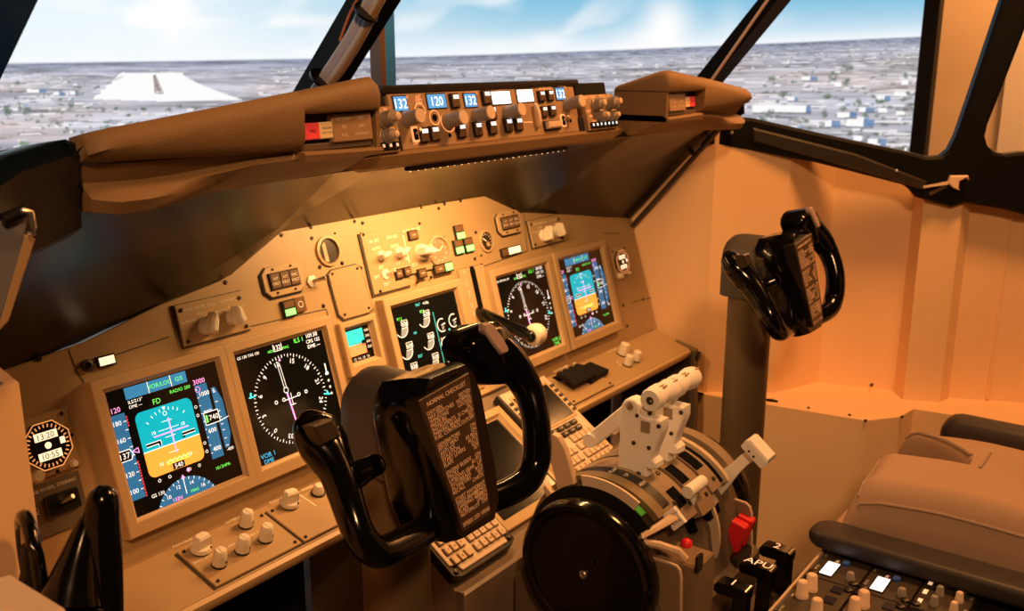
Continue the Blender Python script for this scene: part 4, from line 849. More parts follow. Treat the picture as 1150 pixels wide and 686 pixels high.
# ---------------------------------------------------------------- mode control panel
mc = thing('mode_control_panel', 'autopilot mode control panel with lit blue number windows and tan-tipped knobs', 'control panel', MC.w(0, 0, 0))
k = MB().m(MCPP); k.box(MC, -.232, -.001, -.05, .232, .078, 0, .0012); k.build('face_plate', mc)
k = MB().m(mat('mode_panel_top', (.02, .016, .014), .25)); k.loft([[MC.w(x, b_, c) for b_, c in ((.078, -.05), (.078, .002), (.081, .004), (.088, .003), (.090, -.004), (.090, -.05))] for x in (-.245, .245)]); k.build('top_rail', mc, smooth=50)
k = MB().m(BLACK)
for x0, x1 in ((-.240, -.226), (.228, .238)): k.box(MC, x0, -.002, -.02, x1, .022, .006, .002)
k.build('latch_block', mc)
def mcw(px0, py0, px1, py1): a, c_ = MC.at(px0, py1), MC.at(px1, py0); return a[0], a[1], c_[0], c_[1]
def mc_window(a, b_, w, h, s_, m, m2):
    k = MB().m(BLACK); k.box(MC, a-.0015, b_-.0015, 0, a+w+.0015, b_+h+.0015, .001); k.m(m).flat(MC, [(a, b_), (a+w, b_), (a+w, b_+h), (a, b_+h)], .0014); k.m(m2).text(MC, a+w*.52, b_+h*.5, s_, h*.68, .0018); return k.build('number_window', mc)
wb = .0385; wh = .0215
DK = mat('lcd_digit_dark', (.02, .10, .35), .4)
for px, py, w, s_, m, m2 in ((443.5, 125, .026, '132', LCDB, LCDW), (481, 122, .040, '120', LCDB, LCDW), (522.5, 120.5, .028, '132', LCDB, LCDW), (553, 117.5, .048, '3000', LCDW, mat('lcd_digit_blue', (.35, .62, .95), .3, emit=1.0)), (581.5, 115, .044, '0000', LCDW, mat('lcd_digit_blue', (.35, .62, .95), .3, emit=1.0)), (625, 112.3, .026, '132', LCDB, LCDW)):
    q = MC.at(px, py); mc_window(q[0], q[1], w, wh*.92, s_, m, m2)
k = MB().m(LEGO)
for px, py, s_ in ((451, 109.5, 'COURSE'), (469, 108.5, 'A/T'), (469.5, 112, 'ARM'), (470, 115.8, 'ARM'), (491, 107, 'IAS/MACH'), (529.5, 104.5, 'HEADING'), (563, 102.5, 'ALTITUDE'), (590.5, 101, 'VERT SPEED'), (612, 99.3, 'A/P ENGAGE'), (631, 98, 'COURSE'), (474, 134, 'OFF'), (467, 160.5, 'OFF')):
    q = MC.at(px, py); k.text(MC, q[0], q[1], s_, .0046, .0004)
k.build('legend', mc)
for px, py, r, h in ((456, 134, .0108, 0.028), (503, 136, .0108, 0.031), (534.5, 130.5, .0108, 0.030), (569, 127, .0108, 0.031), (636, 117.5, .0108, 0.033)):
    q = MC.at(px, py); k = MB().m(KNOBG); k.lathe(MC, q[0], q[1], [(r*1.08, 0), (r*1.08, .002), (r, .003), (r*.96, h*.96)], 28); k.m(TIPS).lathe(MC, q[0], q[1], [(r*.96, h*.96), (r*.94, h), (r*.9, h+.0006)], 28); k.build('knob', mc)
k = MB().m(LEGO)
for px, py, r in ((488, 132, .0105), (471.7, 124.5, .0105)): q = MC.at(px, py); k.arc(MC, q[0], q[1], r, 0, 2*pi, .0016, .0005, 18)
q = MC.at(503, 136); k.arc(MC, q[0], q[1], .0155, radians(150), radians(400), .0016, .0005, 18)
k.line(MC, MC.at(588, 137.5), MC.at(598, 137), .0014, .0005); k.build('ring_marks', mc)
for px, py, r in ((488, 132, .005), (471.7, 124, .005), (505, 152, .003), (640.5, 135.5, .003)):
    q = MC.at(px, py); k = MB().m(HOLE); k.cyl(MC, q[0], q[1], 0, .001, r, None, 12); k.build('socket', mc)
for px, py in ((466, 151), (632, 135.5)):
    q = MC.at(px, py); k = MB().m(LEGO); k.rbox(MC, q[0]-.007, q[1]-.011, q[0]+.007, q[1]+.011, .003, 0, .002); k.m(HOLE).rbox(MC, q[0]-.0045, q[1]-.008, q[0]+.0045, q[1]+.008, .002, .0015, .0025); k.m(METAL).tube([MC.w(q[0], q[1], .001), MC.w(q[0], q[1]+.005, .013)], [.002, .003], 8); k.build('toggle', mc)
def mc_button(px, py, w, h, s_):
    q = MC.at(px, py); k = MB().m(BLACK); k.box(MC, q[0]-.001, q[1]-.001, 0, q[0]+w+.001, q[1]+h+.001, .0035); k.m(mat('button_brown', (.11, .065, .03), .4)).box(MC, q[0]+.0005, q[1]+.0005, .003, q[0]+w-.0005, q[1]+h-.0005, .0065, .0008)
    k.m(LCDW).flat(MC, [(q[0]+.002, q[1]+h*.62), (q[0]+w-.002, q[1]+h*.62), (q[0]+w-.002, q[1]+h*.90), (q[0]+.002, q[1]+h*.90)], .0068); k.m(BLACK).text(MC, q[0]+w/2, q[1]+h*.76, s_, h*.17, .0071); return k.build('mode_button', mc)
for px, py, s_ in ((506.5, 121.5, 'VNAV'), (542, 117.5, 'LNAV'), (548.5, 135, 'VOR LOC'), (471.5, 160.5, 'N1'), (483.5, 158.5, 'SPEED'), (514, 155, 'LVL CHG'), (532.5, 153, 'HDG SEL'), (549, 151, 'APP'), (567, 148.2, 'ALT HLD'), (578.5, 147.2, 'V/S')): mc_button(px, py, .0165, .020, s_)
for px, py, s_ in ((604.5, 114.3, 'CMD A'), (614.2, 113.3, 'CMD B'), (607.3, 131.8, 'CWS A'), (616.8, 130.5, 'CWS B')): mc_button(px, py, .0150, .0165, s_)
q = MC.at(611.5, 146); k = MB().m(BLACK); k.box(MC, q[0]-.002, q[1]-.002, 0, q[0]+.046, q[1]+.014, .002); k.build('bar_well', mc)
k = MB().m(TIPS); k.box(MC, q[0]+.003, q[1]+.001, .001, q[0]+.042, q[1]+.0125, .010, .002); k.build('disengage_bar', mc)
# vertical speed thumb wheel
q = MC.at(600.5, 130); k = MB().m(TIPS)
k.loft([[MC.w(q[0]+x, q[1]+.020*sin(t), .004+.007*cos(t)) for x in (-.0035, .0035)]+[MC.w(q[0]+x, q[1]+.017*sin(t), .001+.005*cos(t)) for x in (.0035, -.0035)] for t in np.linspace(-1.4, 1.4, 12)]); k.build('thumb_wheel', mc)

# ---------------------------------------------------------------- EFIS control panels either side
EF = Fr((0, -.192, 1.075), (1, 0, 0), (0, .018, .070))
def efis(label, sg):
    t = thing('efis_panel', label, 'control panel', EF.w(sg*.287, 0, 0)); a0, a1 = sorted((sg*.240, sg*.336))
    k = MB().m(MCPP); k.box(EF, a0, .0, -.05, a1, .062, 0, .0012); k.m(MATTE).box(EF, a0-.003, .062, -.05, a1+.003, .086, -.012, .002); k.build('face_plate', t)
    for u, v, r, h in ((.30, .70, .0105, .024), (.76, .70, .0110, .030), (.38, .36, .0095, .022), (.75, .34, .0090, .022)):
        x = a0+(a1-a0)*u; y = .062*v; k = MB().m(KNOBG); k.lathe(EF, x, y, [(r*1.15, 0), (r*1.15, .005), (r, .006), (r*.95, h*.7)], 20); k.m(TIPS).lathe(EF, x, y, [(r*.5, h*.7), (r*.48, h), (r*.3, h+.001)], 16); k.m(TIPS).arc(EF, x, y, r*1.2, 0, 2*pi, .0012, .0005, 18); k.build('knob', t)
    k = MB().m(LEGO)
    for u, v, s_ in ((.08, .93, 'MINS'), (.30, .95, 'RADIO'), (.62, .95, 'BARO'), (.85, .93, 'IN'), (.06, .55, 'VOR 1'), (.50, .52, 'CTR'), (.60, .80, 'HPA'), (.12, .40, 'APP'), (.20, .25, 'PLN'), (.55, .25, 'TFC'), (.93, .50, 'ADF 2')): k.text(EF, a0+(a1-a0)*u, .062*v, s_, .0048, .0006)
    k.build('legend', t)
    k = MB().m(BLACK); k.box(EF, a0+.004, .003, 0, a1-.004, .014, .0015); k.build('button_row', t)
    for i in range(7):
        x = a0+.009+i*(a1-a0-.018)/6; k = MB().m(BLACK); k.box(EF, x-.0045, .004, .001, x+.0045, .0130, .004, .0006); k.m(LCDW if sg > 0 else LEGW).flat(EF, [(x-.0022, .0070), (x+.0022, .0070), (x+.0022, .0112), (x-.0022, .0112)], .0043); k.build('button', t)
    return t
efis('left display control panel with ringed knobs beside the near red and amber lamps', -1)
efis('right control panel with ringed knobs and seven lit buttons at the mode panel end', 1)

# ---------------------------------------------------------------- warning light units in the wings
def warning(label, sg):
    WFr = Fr((0, -.264, 1.096), (1, 0, 0), (0, .004, .04)); a0, a1 = sorted((sg*.374, sg*.489)); t = thing('warning_light_unit', label, 'warning lights', WFr.w(sg*.43, 0, 0))
    k = MB().m(BLACK); k.prism(WFr, [(a0-.002, -.001), (a1+.002, -.001), (a1+.002, .042), (a0-.002, .042)], -.02, .003, .001); k.build('recess_frame', t)
    k = MB().m(DARKP); k.box(WFr, a0+.002, 0, .002, a1-.002, .008, .008, .001); k.build('lower_ledge', t)
    inn = 1 if sg < 0 else -1                                     # the lamp cluster sits at the inner end
    def seg(u0, u1): xs = (a0, a1) if sg < 0 else (a1, a0); return sorted((xs[0]+(xs[1]-xs[0])*u0, xs[0]+(xs[1]-xs[0])*u1))
    x0, x1 = seg(.08, .27); k = MB().m(REDL); k.box(WFr, x0, .0125, .0, x1, .031, .011, .0012); k.m(BLACK).text(WFr, (x0+x1)/2, .022, 'FIRE', .004, .0113); k.build('fire_warning_lamp', t)
    x0, x1 = seg(.27, .45); k = MB().m(AMBL); k.box(WFr, x0, .0125, .0, x1, .031, .011, .0012); k.m(BLACK).text(WFr, (x0+x1)/2, .024, 'MASTER', .0028, .0113); k.text(WFr, (x0+x1)/2, .019, 'CAUTION', .0028, .0113); k.build('caution_lamp', t)
    x0, x1 = seg(.43, .98); k = MB().m(mat('six_pack_tan', (.42, .26, .15), .4)); k.rbox(WFr, x0, .007, x1, .039, .002, .0, .012, .0012)
    k.m(LEG)
    for i in range(2):
        for j in range(3): k.text(WFr, x0+(x1-x0)*(.28+.44*i), .033-j*.009, (('FLT CONT', 'IRS', 'FUEL'), ('ELEC', 'APU', 'OVHT/DET'))[i][j], .0034, .0124)
    k.build('six_pack_lamp', t); return t
warning('left warning light unit with red and amber lamps in the near glareshield wing', -1)
warning('right warning light unit with amber and red lamps in the far glareshield wing', 1)
# ---------------------------------------------------------------- centre console: forward slope
CP = Fr((0, -.054, .605), (1, 0, 0), (0, .221, .150))              # forward slope of the console, b runs forward/up
CPC = Fr(CP.w(0, 0, .017), CP.ex, CP.ey, CP.ez)                    # face of the two keypad units
cs = thing('centre_console', 'brown centre console box between the pilots below the engine display', 'console', (0, -.3, 0))
k = MB().m(mat('console_brown', (.19, .135, .095), .5, bump=.05, bscale=500)); LX = Fr((0, 0, 0), (0, 1, 0), (0, 0, 1), (1, 0, 0))
k.prism(LX, [(.03, 0), (-.315, 0), (-.300, .442), (-.285, .447), (-.06, .596), (.03, .596)], -.252, .252, .001); k.build('body', cs, smooth=0)
k = MB().m(PANEL); k.box(CP, -.255, -.010, -.004, .255, .012, .004, .001); k.m(PANEL).prism(P, [(-.262, -.262), (.262, -.262), (.262, -.19), (-.262, -.19)], -.012, .001, .001); k.build('top_plate', cs)
k = MB().m(DARKP); k.box(Fr((-.2525, -.30, .3), (0, -1, 0), (0, 0, 1)), -.01, -.3, -.001, .002, .15, .002); k.build('corner_strip', cs)
t, f = display_unit('dark lower display in the sloping console between the two keypad units', CP, -.085, -.232, .17, .170, .018, None, .008, -.002, 0)
def cdu(label, a0, a1):
    t = thing('keypad_unit', label, 'keypad unit', CPC.w((a0+a1)/2, -.25, -.01)); b0, b1 = -.272, -.030; w = a1-a0
    k = MB().m(BLACK); k.prism(CPC, [(a0-.001, b0+.006), (a0+.012, b0-.001), (a1-.012, b0-.001), (a1+.001, b0+.006), (a1+.001, b1), (a0-.001, b1)], -.017, 0, .001); k.build('case', t)
    k = MB().m(KEYL); k.prism(CPC, [(a0+.004, b0+.022), (a0+.016, b0+.017), (a0+.019, b0+.006), (a1-.019, b0+.006), (a1-.016, b0+.017), (a1-.004, b0+.022), (a1-.002, b1-.002), (a0+.002, b1-.002)], -.001, .003, .001); k.build('face', t)
    sx0, sx1, sb0, sb1 = a0+.020, a1-.020, b1-.100, b1-.022
    k = MB().m(BEZEL); k.box(CPC, sx0-.006, sb0-.006, .002, sx1+.006, sb1+.006, .0045, .001); k.build('screen_rim', t)
    k = MB().m(GLASS); k.box(CPC, sx0, sb0, .002, sx1, sb1, .0052); k.m(scr('faint', (.02, .05, .03), .5)); [k.text(CPC, sx0+.008, sb1-.012-.0105*i, s_, .0045, .0055, 'l') for i, s_ in enumerate(('IDENT', 'POS', 'PERF', 'TAKEOFF', 'APPROACH'))]; k.build('screen', t)
    for sd in (a0+.0085, a1-.0085):
        for i in range(6): k = MB().m(KEYD); y = sb0+.008+i*.0125; k.rbox(CPC, sd-.0048, y-.003, sd+.0048, y+.003, .001, .002, .0065, .0008); k.build('line_key', t)
    rows = [('INIT', 'RTE', 'CLB', 'CRZ', 'DES'), ('MENU', 'LEGS', 'DEP', 'HOLD', 'PROG')]
    def key(x, y, s_, w_=.0098, h_=.0082):
        k = MB().m(KEYD); k.rbox(CPC, x-w_/2-.001, y-h_/2-.001, x+w_/2+.001, y+h_/2+.001, .0012, .002, .0038); k.m(mat('key_cap', (.62, .46, .32), .45) if len(s_) < 2 else KEYD).rbox(CPC, x-w_/2, y-h_/2, x+w_/2, y+h_/2, .001, .0035, .0080, .001); k.m(LEG if len(s_) > 1 else BLACK).text(CPC, x, y, s_, .0042 if len(s_) < 2 else .0026, .0083); k.build('key', t)
    for r, row in enumerate(rows):
        for c_, s_ in enumerate(row): key(a0+.020+c_*.0212, sb0-.015-r*.0135, s_, .0165, .0095)
    al = 'ABCDEFGHIJKLMNOPQRSTUVWXYZ '; n_ = '123456789.0-'
    for i in range(25): key(a0+.070+(i % 5)*.0148, sb0-.044-(i//5)*.0185, al[i], .0112, .0128)
    for i in range(12): key(a0+.018+(i % 3)*.0148, sb0-.0625-(i//3)*.0185, n_[i], .0112, .0128)
    k = MB().m(SCREW); [k.lathe(CPC, x, b0+.010, [(.004, 0), (.004, .003), (.002, .004)], 10) for x in (a0+.008, a1-.008)]; k.build('fastener', t); return t
cdu('left keypad unit with tan keys below the checklist of the near yoke', -.252, -.106)
cdu('right keypad unit with dark screen behind the white thrust levers', .106, .252)

# ---------------------------------------------------------------- throttle quadrant
QY, QZ = -.452, .493
tq = thing('throttle_quadrant', 'throttle quadrant with white thrust levers and large black trim wheels', 'throttle quadrant', (0, QY, 0))
LP = Fr((0, QY, QZ), (0, -1, 0), (0, 0, 1), (-1, 0, 0))            # looking from the left: a aft, b up, c to the left
def arcp(r, t0, t1, n=16): return [(r*sin(radians(t0+(t1-t0)*i/n)), r*cos(radians(t0+(t1-t0)*i/n))) for i in range(n+1)]
k = MB().m(DARKP); k.prism(LP, [(-.134, -.493), (-.134, -.06)]+arcp(.096, -70, 60, 18)+[(.098, .02), (.105, -.02), (.118, -.05), (.132, -.06), (.132, -.493)], -.150, .150, .001); k.build('body', tq, smooth=30)
ARC = mat('arc_plate_tan', (.27, .195, .13), .45, bump=.05, bscale=500)
def arc_strip(name, x0, x1, r0, r1, t0, t1, m, bev=.0008):
    k = MB().m(m); k.prism(LP, arcp(r1, t0, t1)+arcp(r0, t1, t0), -x1, -x0, 0.); return k.build(name, tq, smooth=30)
arc_strip('top_arc', -.118, -.098, .09, .128, -75, 44, mat('arc_brown', (.20, .14, .075), .4))
arc_strip('scale_arc', -.098, -.076, .09, .127, -75, 40, BLACK)
arc_strip('top_arc', -.098, -.076, .09, .126, 41, 52, ARC); arc_strip('top_arc', -.076, -.030, .09, .126, -75, 56, ARC)
arc_strip('slot_arc', -.030, -.022, .09, .110, -75, 70, HOLE)
arc_strip('top_arc', -.022, .022, .09, .1265, -75, 60, ARC)
arc_strip('slot_arc', .022, .030, .09, .110, -75, 70, HOLE)
arc_strip('top_arc', .030, .062, .09, .126, -75, 52, ARC); arc_strip('thin_arc', .030, .036, .098, .114, 40, 104, mat('arc_edge_tan', (.58, .46, .34), .4)); arc_strip('slot_arc', .036, .075, .08, .098, 50, 95, HOLE)
arc_strip('scale_arc', .062, .075, .09, .124, -75, 50, HOLE)
arc_strip('flap_arc', .075, .084, .09, .131, -60, 52, mat('arc_edge_tan', (.58, .46, .34), .4))
arc_strip('flap_slot', .084, .104, .09, .118, -60, 50, HOLE)
arc_strip('flap_arc', .104, .126, .09, .129, -60, 52, ARC)
# white cover arc over the near trim wheel, speed brake marks
arc_strip('cover_arc', -.137, -.1335, .119, .134, -12, 30, mat('cover_pale', (.72, .58, .46), .45))
k = MB().m(LEG)
for d, s_ in ((-2, 'FLAP'), (8, 'UP'), (20, 'ARM')):
    r = .1275; q = LP.w(r*sin(radians(d)), r*cos(radians(d)), .087); fr = Fr(q, A([0, -cos(radians(d)), -sin(radians(d))]), A([1, 0, 0]), A([0, -sin(radians(d)), cos(radians(d))])); fr = Fr(q, A([1, 0, 0]), A([0, cos(radians(d)), sin(radians(d))])); k.text(fr, 0, 0, s_, .006, .0004)
k.build('legend', tq)
# dark apertures and screws on the middle arcs
for x, d0, d1 in ((-.010, 20, 36), (.043, 18, 34), (-.052, 33, 47)):
    k = MB().m(HOLE); k.prism(LP, arcp(.1272, d0, d1, 6)+arcp(.1255, d1, d0, 6), -x-.011, -x+.011); k.build('aperture', tq, smooth=0)
for x, d in ((-.066, 12), (-.066, 42), (-.036, 48), (.012, 50), (-.015, 42), (.052, 45), (.054, 10), (-.040, 20)):
    q = LP.w(.1265*sin(radians(d)), .1265*cos(radians(d)), -x); n_ = A([0, -sin(radians(d)), cos(radians(d))]); k = MB().m(SCREW); k.lathe(Fr(q, (1, 0, 0), np.cross(n_, (1, 0, 0)), n_), 0, 0, [(.0036, 0), (.0036, .0016), (.002, .0022)], 10); k.build('screw', tq)
# trim wheels
def trim_wheel(sg):
    f = Fr((sg*.150, QY, QZ), (0, -1, 0), (0, 0, 1), (-1, 0, 0)) if sg < 0 else Fr((sg*.150, QY, QZ), (0, 1, 0), (0, 0, 1), (1, 0, 0))
    k = MB().m(GLOSS); R = .108
    k.lathe(f, 0, 0, [(.02, -.012), (R-.012, -.012), (R-.004, -.010), (R, -.004), (R, .016), (R-.003, .021), (R-.009, .0235), (R-.016, .022), (R-.020, .0185), (.02, .0175)], 72)
    o = k.build('trim_wheel', tq, smooth=35)
    k = MB().m(METAL); k.lathe(f, 0, 0, [(.006, .017), (.006, .021), (.0045, .0225), (.0025, .0215)], 16); k.build('hub_screw', o)
    k = MB().m(GLOSS); k.lathe(f, .012, .022, [(.006, .017), (.0055, .020), (.003, .0215)], 14); k.build('crank_boss', o); return o
trim_wheel(-1); trim_wheel(1)
# trim indicator strip between the near wheel and the arc
arc_strip('trim_indicator', -.1365, -.120, .09, .1185, -70, 50, MATTE)
k = MB().m(mat('trim_green', (.03, .36, .04), .5)); k.prism(LP, arcp(.1196, 26, 36, 6)+arcp(.1184, 36, 26, 6), .122, .135); k.build('green_band', tq, smooth=0)
k = MB().m(LEG)
for d in (14, 19, 24): q = LP.w(.1196*sin(radians(d)), .1196*cos(radians(d)), .1285); k.text(Fr(q, (1, 0, 0), (0, cos(radians(d)), sin(radians(d)))), 0, 0, {14: '5', 19: 'TRIM', 24: 'UP'}[d], .0045, .0002)
k.build('legend', tq)

# thrust levers (two, white) with reverse levers and grips
def lev(px, py, x): q = onX(px, py, x); return (-(q[1]-QY), q[2]-QZ)
XL = -.055
body = [lev(*q, XL) for q in ((697.5, 527), (699, 498), (701, 470), (702.5, 452), (705.5, 447), (711, 445.5), (717, 447.5), (721, 452), (722, 463), (728, 466), (739, 469), (747, 471), (747, 482), (743, 493), (738, 505), (736.5, 513), (741, 518), (741, 524), (735, 525), (730, 523), (729, 528), (730.5, 533), (724, 534.5), (712, 531))]
rev = [lev(*q, XL) for q in ((713, 449), (719, 455), (716, 463), (690, 484), (671, 500), (664, 499), (659.5, 491), (661, 486.5), (673, 477), (703, 452.5))]
hub = lev(736, 446.5, XL); stem = [lev(*q, XL) for q in ((724, 452), (731, 441), (741, 438), (745, 447), (738, 458), (730, 470), (722, 470))]
def thrust(x, nm):
    o = None
    k = MB().m(WHITEP); k.prism(LP, body, -x-.011, -x+.011, .0018); o = k.build('thrust_lever', tq, smooth=30)
    k = MB().m(WHITEP); k.prism(LP, stem, -x-.008, -x+.010, .0015); k.build('grip_bracket', o, smooth=30)
    k = MB().m(WHITEP); k.prism(LP, rev, -x-.006, -x+.006, .0015); e = lev(665, 493, XL); k.lathe(LP, e[0], e[1], [(.011, -x-.009), (.011, -x+.009)], 14); k.build('reverse_lever', o, smooth=30)
    for px, py, r in ((711.5, 453.5, .0062), (719.8, 464, .0028), (744, 476, .0032), (716, 494.5, .0032), (733, 500, .0032), (734, 461.5, .0030)):
        a, b_ = lev(px, py, XL); k = MB().m(SCREW if r < .005 else METAL); k.lathe(LP, a, b_, [(r, -x+.009), (r, -x+.0122), (r*.6, -x+.013)], 12); k.build('bolt', o)
    a, b_ = lev(729, 477, XL); k = MB().m(mat('lever_recess', (.30, .24, .17), .6)); k.rbox(LP, a-.0075, b_-.0085, a+.0075, b_+.0085, .001, -x+.010, -x+.0114); k.build('recess', o)
    # grip: double-lobed bar across
    g = [(.0150, -.004), (.0165, 0), (.0165, .012), (.0140, .022), (.0135, .030), (.0160, .040), (.0170, .050), (.0155, .060), (.011, .0645)]
    k = MB().m(WHITEP); gf = Fr(LP.w(hub[0], hub[1], -x), (0, -1, 0), (0, 0, 1), (1, 0, 0))
    k.lathe(gf, 0, 0, [(r_, c_*1.02-.012) for r_, c_ in g], 28); o2 = k.build('grip', o, smooth=50)
    k = MB().m(SCREW); k.lathe(Fr(gf.o, gf.ex, gf.ey, -gf.ez), 0, 0, [(.0058, .014), (.0058, .0166), (.003, .0170)], 14); k.m(METAL).lathe(Fr(gf.o, gf.ex, gf.ey, -gf.ez), .002, .0, [(.0026, .0165), (.002, .0175)], 8); k.build('button', o2)
    k = MB().m(mat('grip_groove', (.55, .40, .28), .5))
    for c_ in (.012, .044):
        for db in (-.004, .003):
            q = gf.w((hub[0]*0)+.006+db*.8, .0158-abs(db)*.25, c_); k.loft([[q+A([dx, 0, 0])+A([0, -.0008, .0006])*s for s in (-1, 1)]+[q+A([dx, 0, 0])+A([0, .0004, .0016])*s for s in (1, -1)] for dx in (-.006, .006)])
    k.build('grip_groove', o2, smooth=0)
    return o
thrust(XL, 'near'); thrust(XL+.068, 'far')
# cut-off levers, small white cranks on the right of the arcs
def small_bar(px, py, x, l, w, m=WHITEP, dpx=14, dpy=-8, name='cutoff_lever'):
    q = onX(px, py, x); k = MB().m(m); k.tube([q, q+A([l, 0, 0])], w, 12); k.tube([q+A([l*.5, 0, 0]), q+A([l*.5, .006, -.04])], w*.6, 8); return k.build(name, tq)
small_bar(772, 553, -.045, .048, .0095); 
for px, py, x in ((752, 507, .044), (762, 520, .062), (772, 531, .066), (790, 566, .062)): q = onX(px, py, x); k = MB().m(KEYL); k.box(Fr(q, (1, 0, 0), (0, -.7, -.7)), -.008, -.008, -.02, .010, .010, .004, .001); k.build('detent_gate', tq)
# speed brake lever (left, pale plate with hooked foot)
XS = -.122
sb = [lev(*q, XS) for q in ((617, 490), (622, 486), (629, 490), (636, 503), (641, 520), (646, 540), (648, 547), (650, 560), (645, 562), (638, 559), (629, 565), (620, 570), (611, 546), (614, 543), (621, 552), (628, 550), (625, 535), (619, 515))]
k = MB().m(mat('brake_lever_tan', (.66, .48, .33), .45)); k.prism(LP, sb, -XS-.005, -XS+.005, .0012); o = k.build('speed_brake_lever', tq, smooth=30)
a, b_ = lev(640, 552, XS); k = MB().m(METAL); k.lathe(LP, a, b_, [(.0045, -XS+.004), (.0045, -XS+.0062), (.002, -XS+.007)], 12); k.build('pivot', o)
# flap lever with white paddle
XF = .098; p0 = onX(790, 560, XF); p1 = onX(836, 516, XF); p2 = onX(852, 506, XF)
k = MB().m(WHITEP); d = nrm(p2-p0); side = A([1., 0, 0]); nn = nrm(np.cross(side, d))
def bar(k, pts, hw, th_):
    k.loft([[p+nn*h_+side*t_, p-nn*h_+side*t_, p-nn*h_-side*t_, p+nn*h_-side*t_] for p, h_, t_ in zip(pts, hw, th_)]); return k
bar(k, [p0, p0+(p1-p0)*.45, p0+(p1-p0)*.8, p1, p2], [.016, .0135, .009, .0085, .008], [.004, .004, .004, .004, .004]); o = k.build('flap_lever', tq, smooth=30)
k = MB().m(WHITEP); e = nrm(d+A([0, -.15, -.55])); k.loft([[p2+nn*h_+side*t_+d*s_, p2-nn*h_+side*t_+d*s_, p2-nn*h_-side*t_+d*s_, p2+nn*h_-side*t_+d*s_] for s_, h_, t_ in ((-.012, .016, .012), (-.008, .022, .017), (.004, .023, .018), (.010, .019, .014))]); o2 = k.build('paddle', o, smooth=40)
k = MB().m(SCREW); [k.lathe(Fr(p2-side*.0175+nn*s_-d*.003, nn, d, -side), 0, 0, [(.002, -.001), (.002, .0006)], 8) for s_ in (-.008, .002)]; k.build('paddle_screw', o2)
# parking brake lever: white tag, bent arm, red lamp on its box
BOXB = mat('box_brown', (.24, .165, .10), .45, bump=.05, bscale=500)
k = MB().m(BOXB); bx = [(-.121, -.602), (-.066, -.602), (-.066, -.515), (-.121, -.515)]; k.prism(WORLD, bx, .30, .532, .003); o = k.build('parking_brake_box', tq)
q = onZ(771, 611, .534); k = MB().m(REDP); k.lathe(Fr(q, (1, 0, 0), (0, 1, 0)), 0, 0, [(.0085, -.002), (.008, .004), (.005, .0075), (.001, .0085)], 16); k.build('red_lamp', o)
q = onY(785, 632, -.603); k = MB().m(BLACK); k.rbox(Fr(q, (1, 0, 0), (0, 0, 1)), -.008, -.012, .008, .012, .002, -.002, .0022); k.build('switch_plate', o)
XPB = -.100
k = MB().m(mat('brake_lever_tan', (.66, .48, .33), .45)); pa = [onX(*q, x_) for q, x_ in (((713, 607), -.150), ((728, 598), -.138), ((745, 588), -.120), ((757, 580), -.102))]; k.tube([pa[0], pa[1], pa[2], pa[3]], [.006, .007, .008, .009], 8, flat=.5); pb_ = [onX(*q, x_) for q, x_ in (((715, 607), -.150), ((741, 612), -.135), ((762, 619), -.125), ((770, 628), -.122))]; k.tube(pb_, [.005, .006, .006, .006], 8); o = k.build('parking_brake_lever', tq)
tg = [onX(*q, XPB) for q in ((744, 579), (757, 569), (771, 585), (758, 596))]; cen = sum(tg)/4; fr = Fr(cen, tg[1]-tg[0], np.cross(np.cross(tg[1]-tg[0], tg[3]-tg[0]), tg[1]-tg[0])); hx = np.linalg.norm(tg[1]-tg[0])/2; hy = np.linalg.norm(tg[3]-tg[0])/2
if fr.ez[0] > 0: fr = Fr(cen, -fr.ex, fr.ey)
k = MB().m(WHITEP); k.box(fr, -hx, -hy, -.003, hx, hy, .003, .001); k.m(mat('tag_ink', (.30, .12, .06), .6)); fq = fr
k.text(fr, 0, hy*.45 if fr.ey[2] > 0 else -hy*.45, 'PARKING BRAKE', .0028, .0033, rot=0 if fr.ey[2] > 0 else pi); k.text(fr, 0, -hy*.25 if fr.ey[2] > 0 else hy*.25, 'PULL', .0075, .0033, rot=0 if fr.ey[2] > 0 else pi); k.build('brake_tag', o)
# side plates with pale rims
def side_plate(x, pts, label=None):
    o_ = [lev(*q, x) for q in pts]; k = MB().m(mat('plate_rim', (.66, .50, .36), .4)); k.prism(LP, o_, -x-.002, -x+.002); k.m(BOXB).prism(LP, inset([A(p) for p in (o_ if sum(o_[i][0]*o_[(i+1) % len(o_)][1]-o_[(i+1) % len(o_)][0]*o_[i][1] for i in range(len(o_))) > 0 else o_[::-1])], .0022), -x-.0026, -x+.0026); return k.build('side_plate', tq, smooth=0)
side_plate(-.139, [(716, 620), (735, 626), (752, 631), (761, 635), (764.5, 640), (766, 650), (766, 740), (716, 740)])
side_plate(.128, [(806, 556), (826, 560), (838, 564), (843, 569), (845, 577), (845, 640), (806, 640)])
# red guarded switches
for x in (.086, .112):
    q = onX(826, 583, x); k = MB().m(REDP); f_ = Fr(A([x+.012, -.568, .488]), (1, 0, 0), (0, -.25, 1)); k.rbox(f_, -.0095, -.040, .0095, .012, .003, -.012, .012, .003); k.build('red_guard', tq)
k = MB().m(BLACK); k.box(WORLD, .070, -.580, .30, .127, -.535, .452, .003); k.build('guard_box', tq)
k = MB().m(LEG); fz = Fr((.094, -.530, .505), (1, 0, 0), (0, .9, .45)); k.text(fz, 0, .0, 'STAB TRIM', .006, 0); k.text(fz, 0, -.010, 'CUTOUT', .006, 0); k.build('legend', tq)
k = MB().m(BLACK); q = onX(796, 566, .10); k.box(Fr(q, (1, 0, 0), (0, -.5, -.8)), -.014, -.016, -.006, .014, .016, .001, .001); k.m(LEGW).text(Fr(q, (1, 0, 0), (0, .5, .8)), 0, .004, 'FLAP', .006, .0016); k.text(Fr(q, (1, 0, 0), (0, .5, .8)), 0, -.006, '40', .006, .0016); k.build('flap_placard', tq)

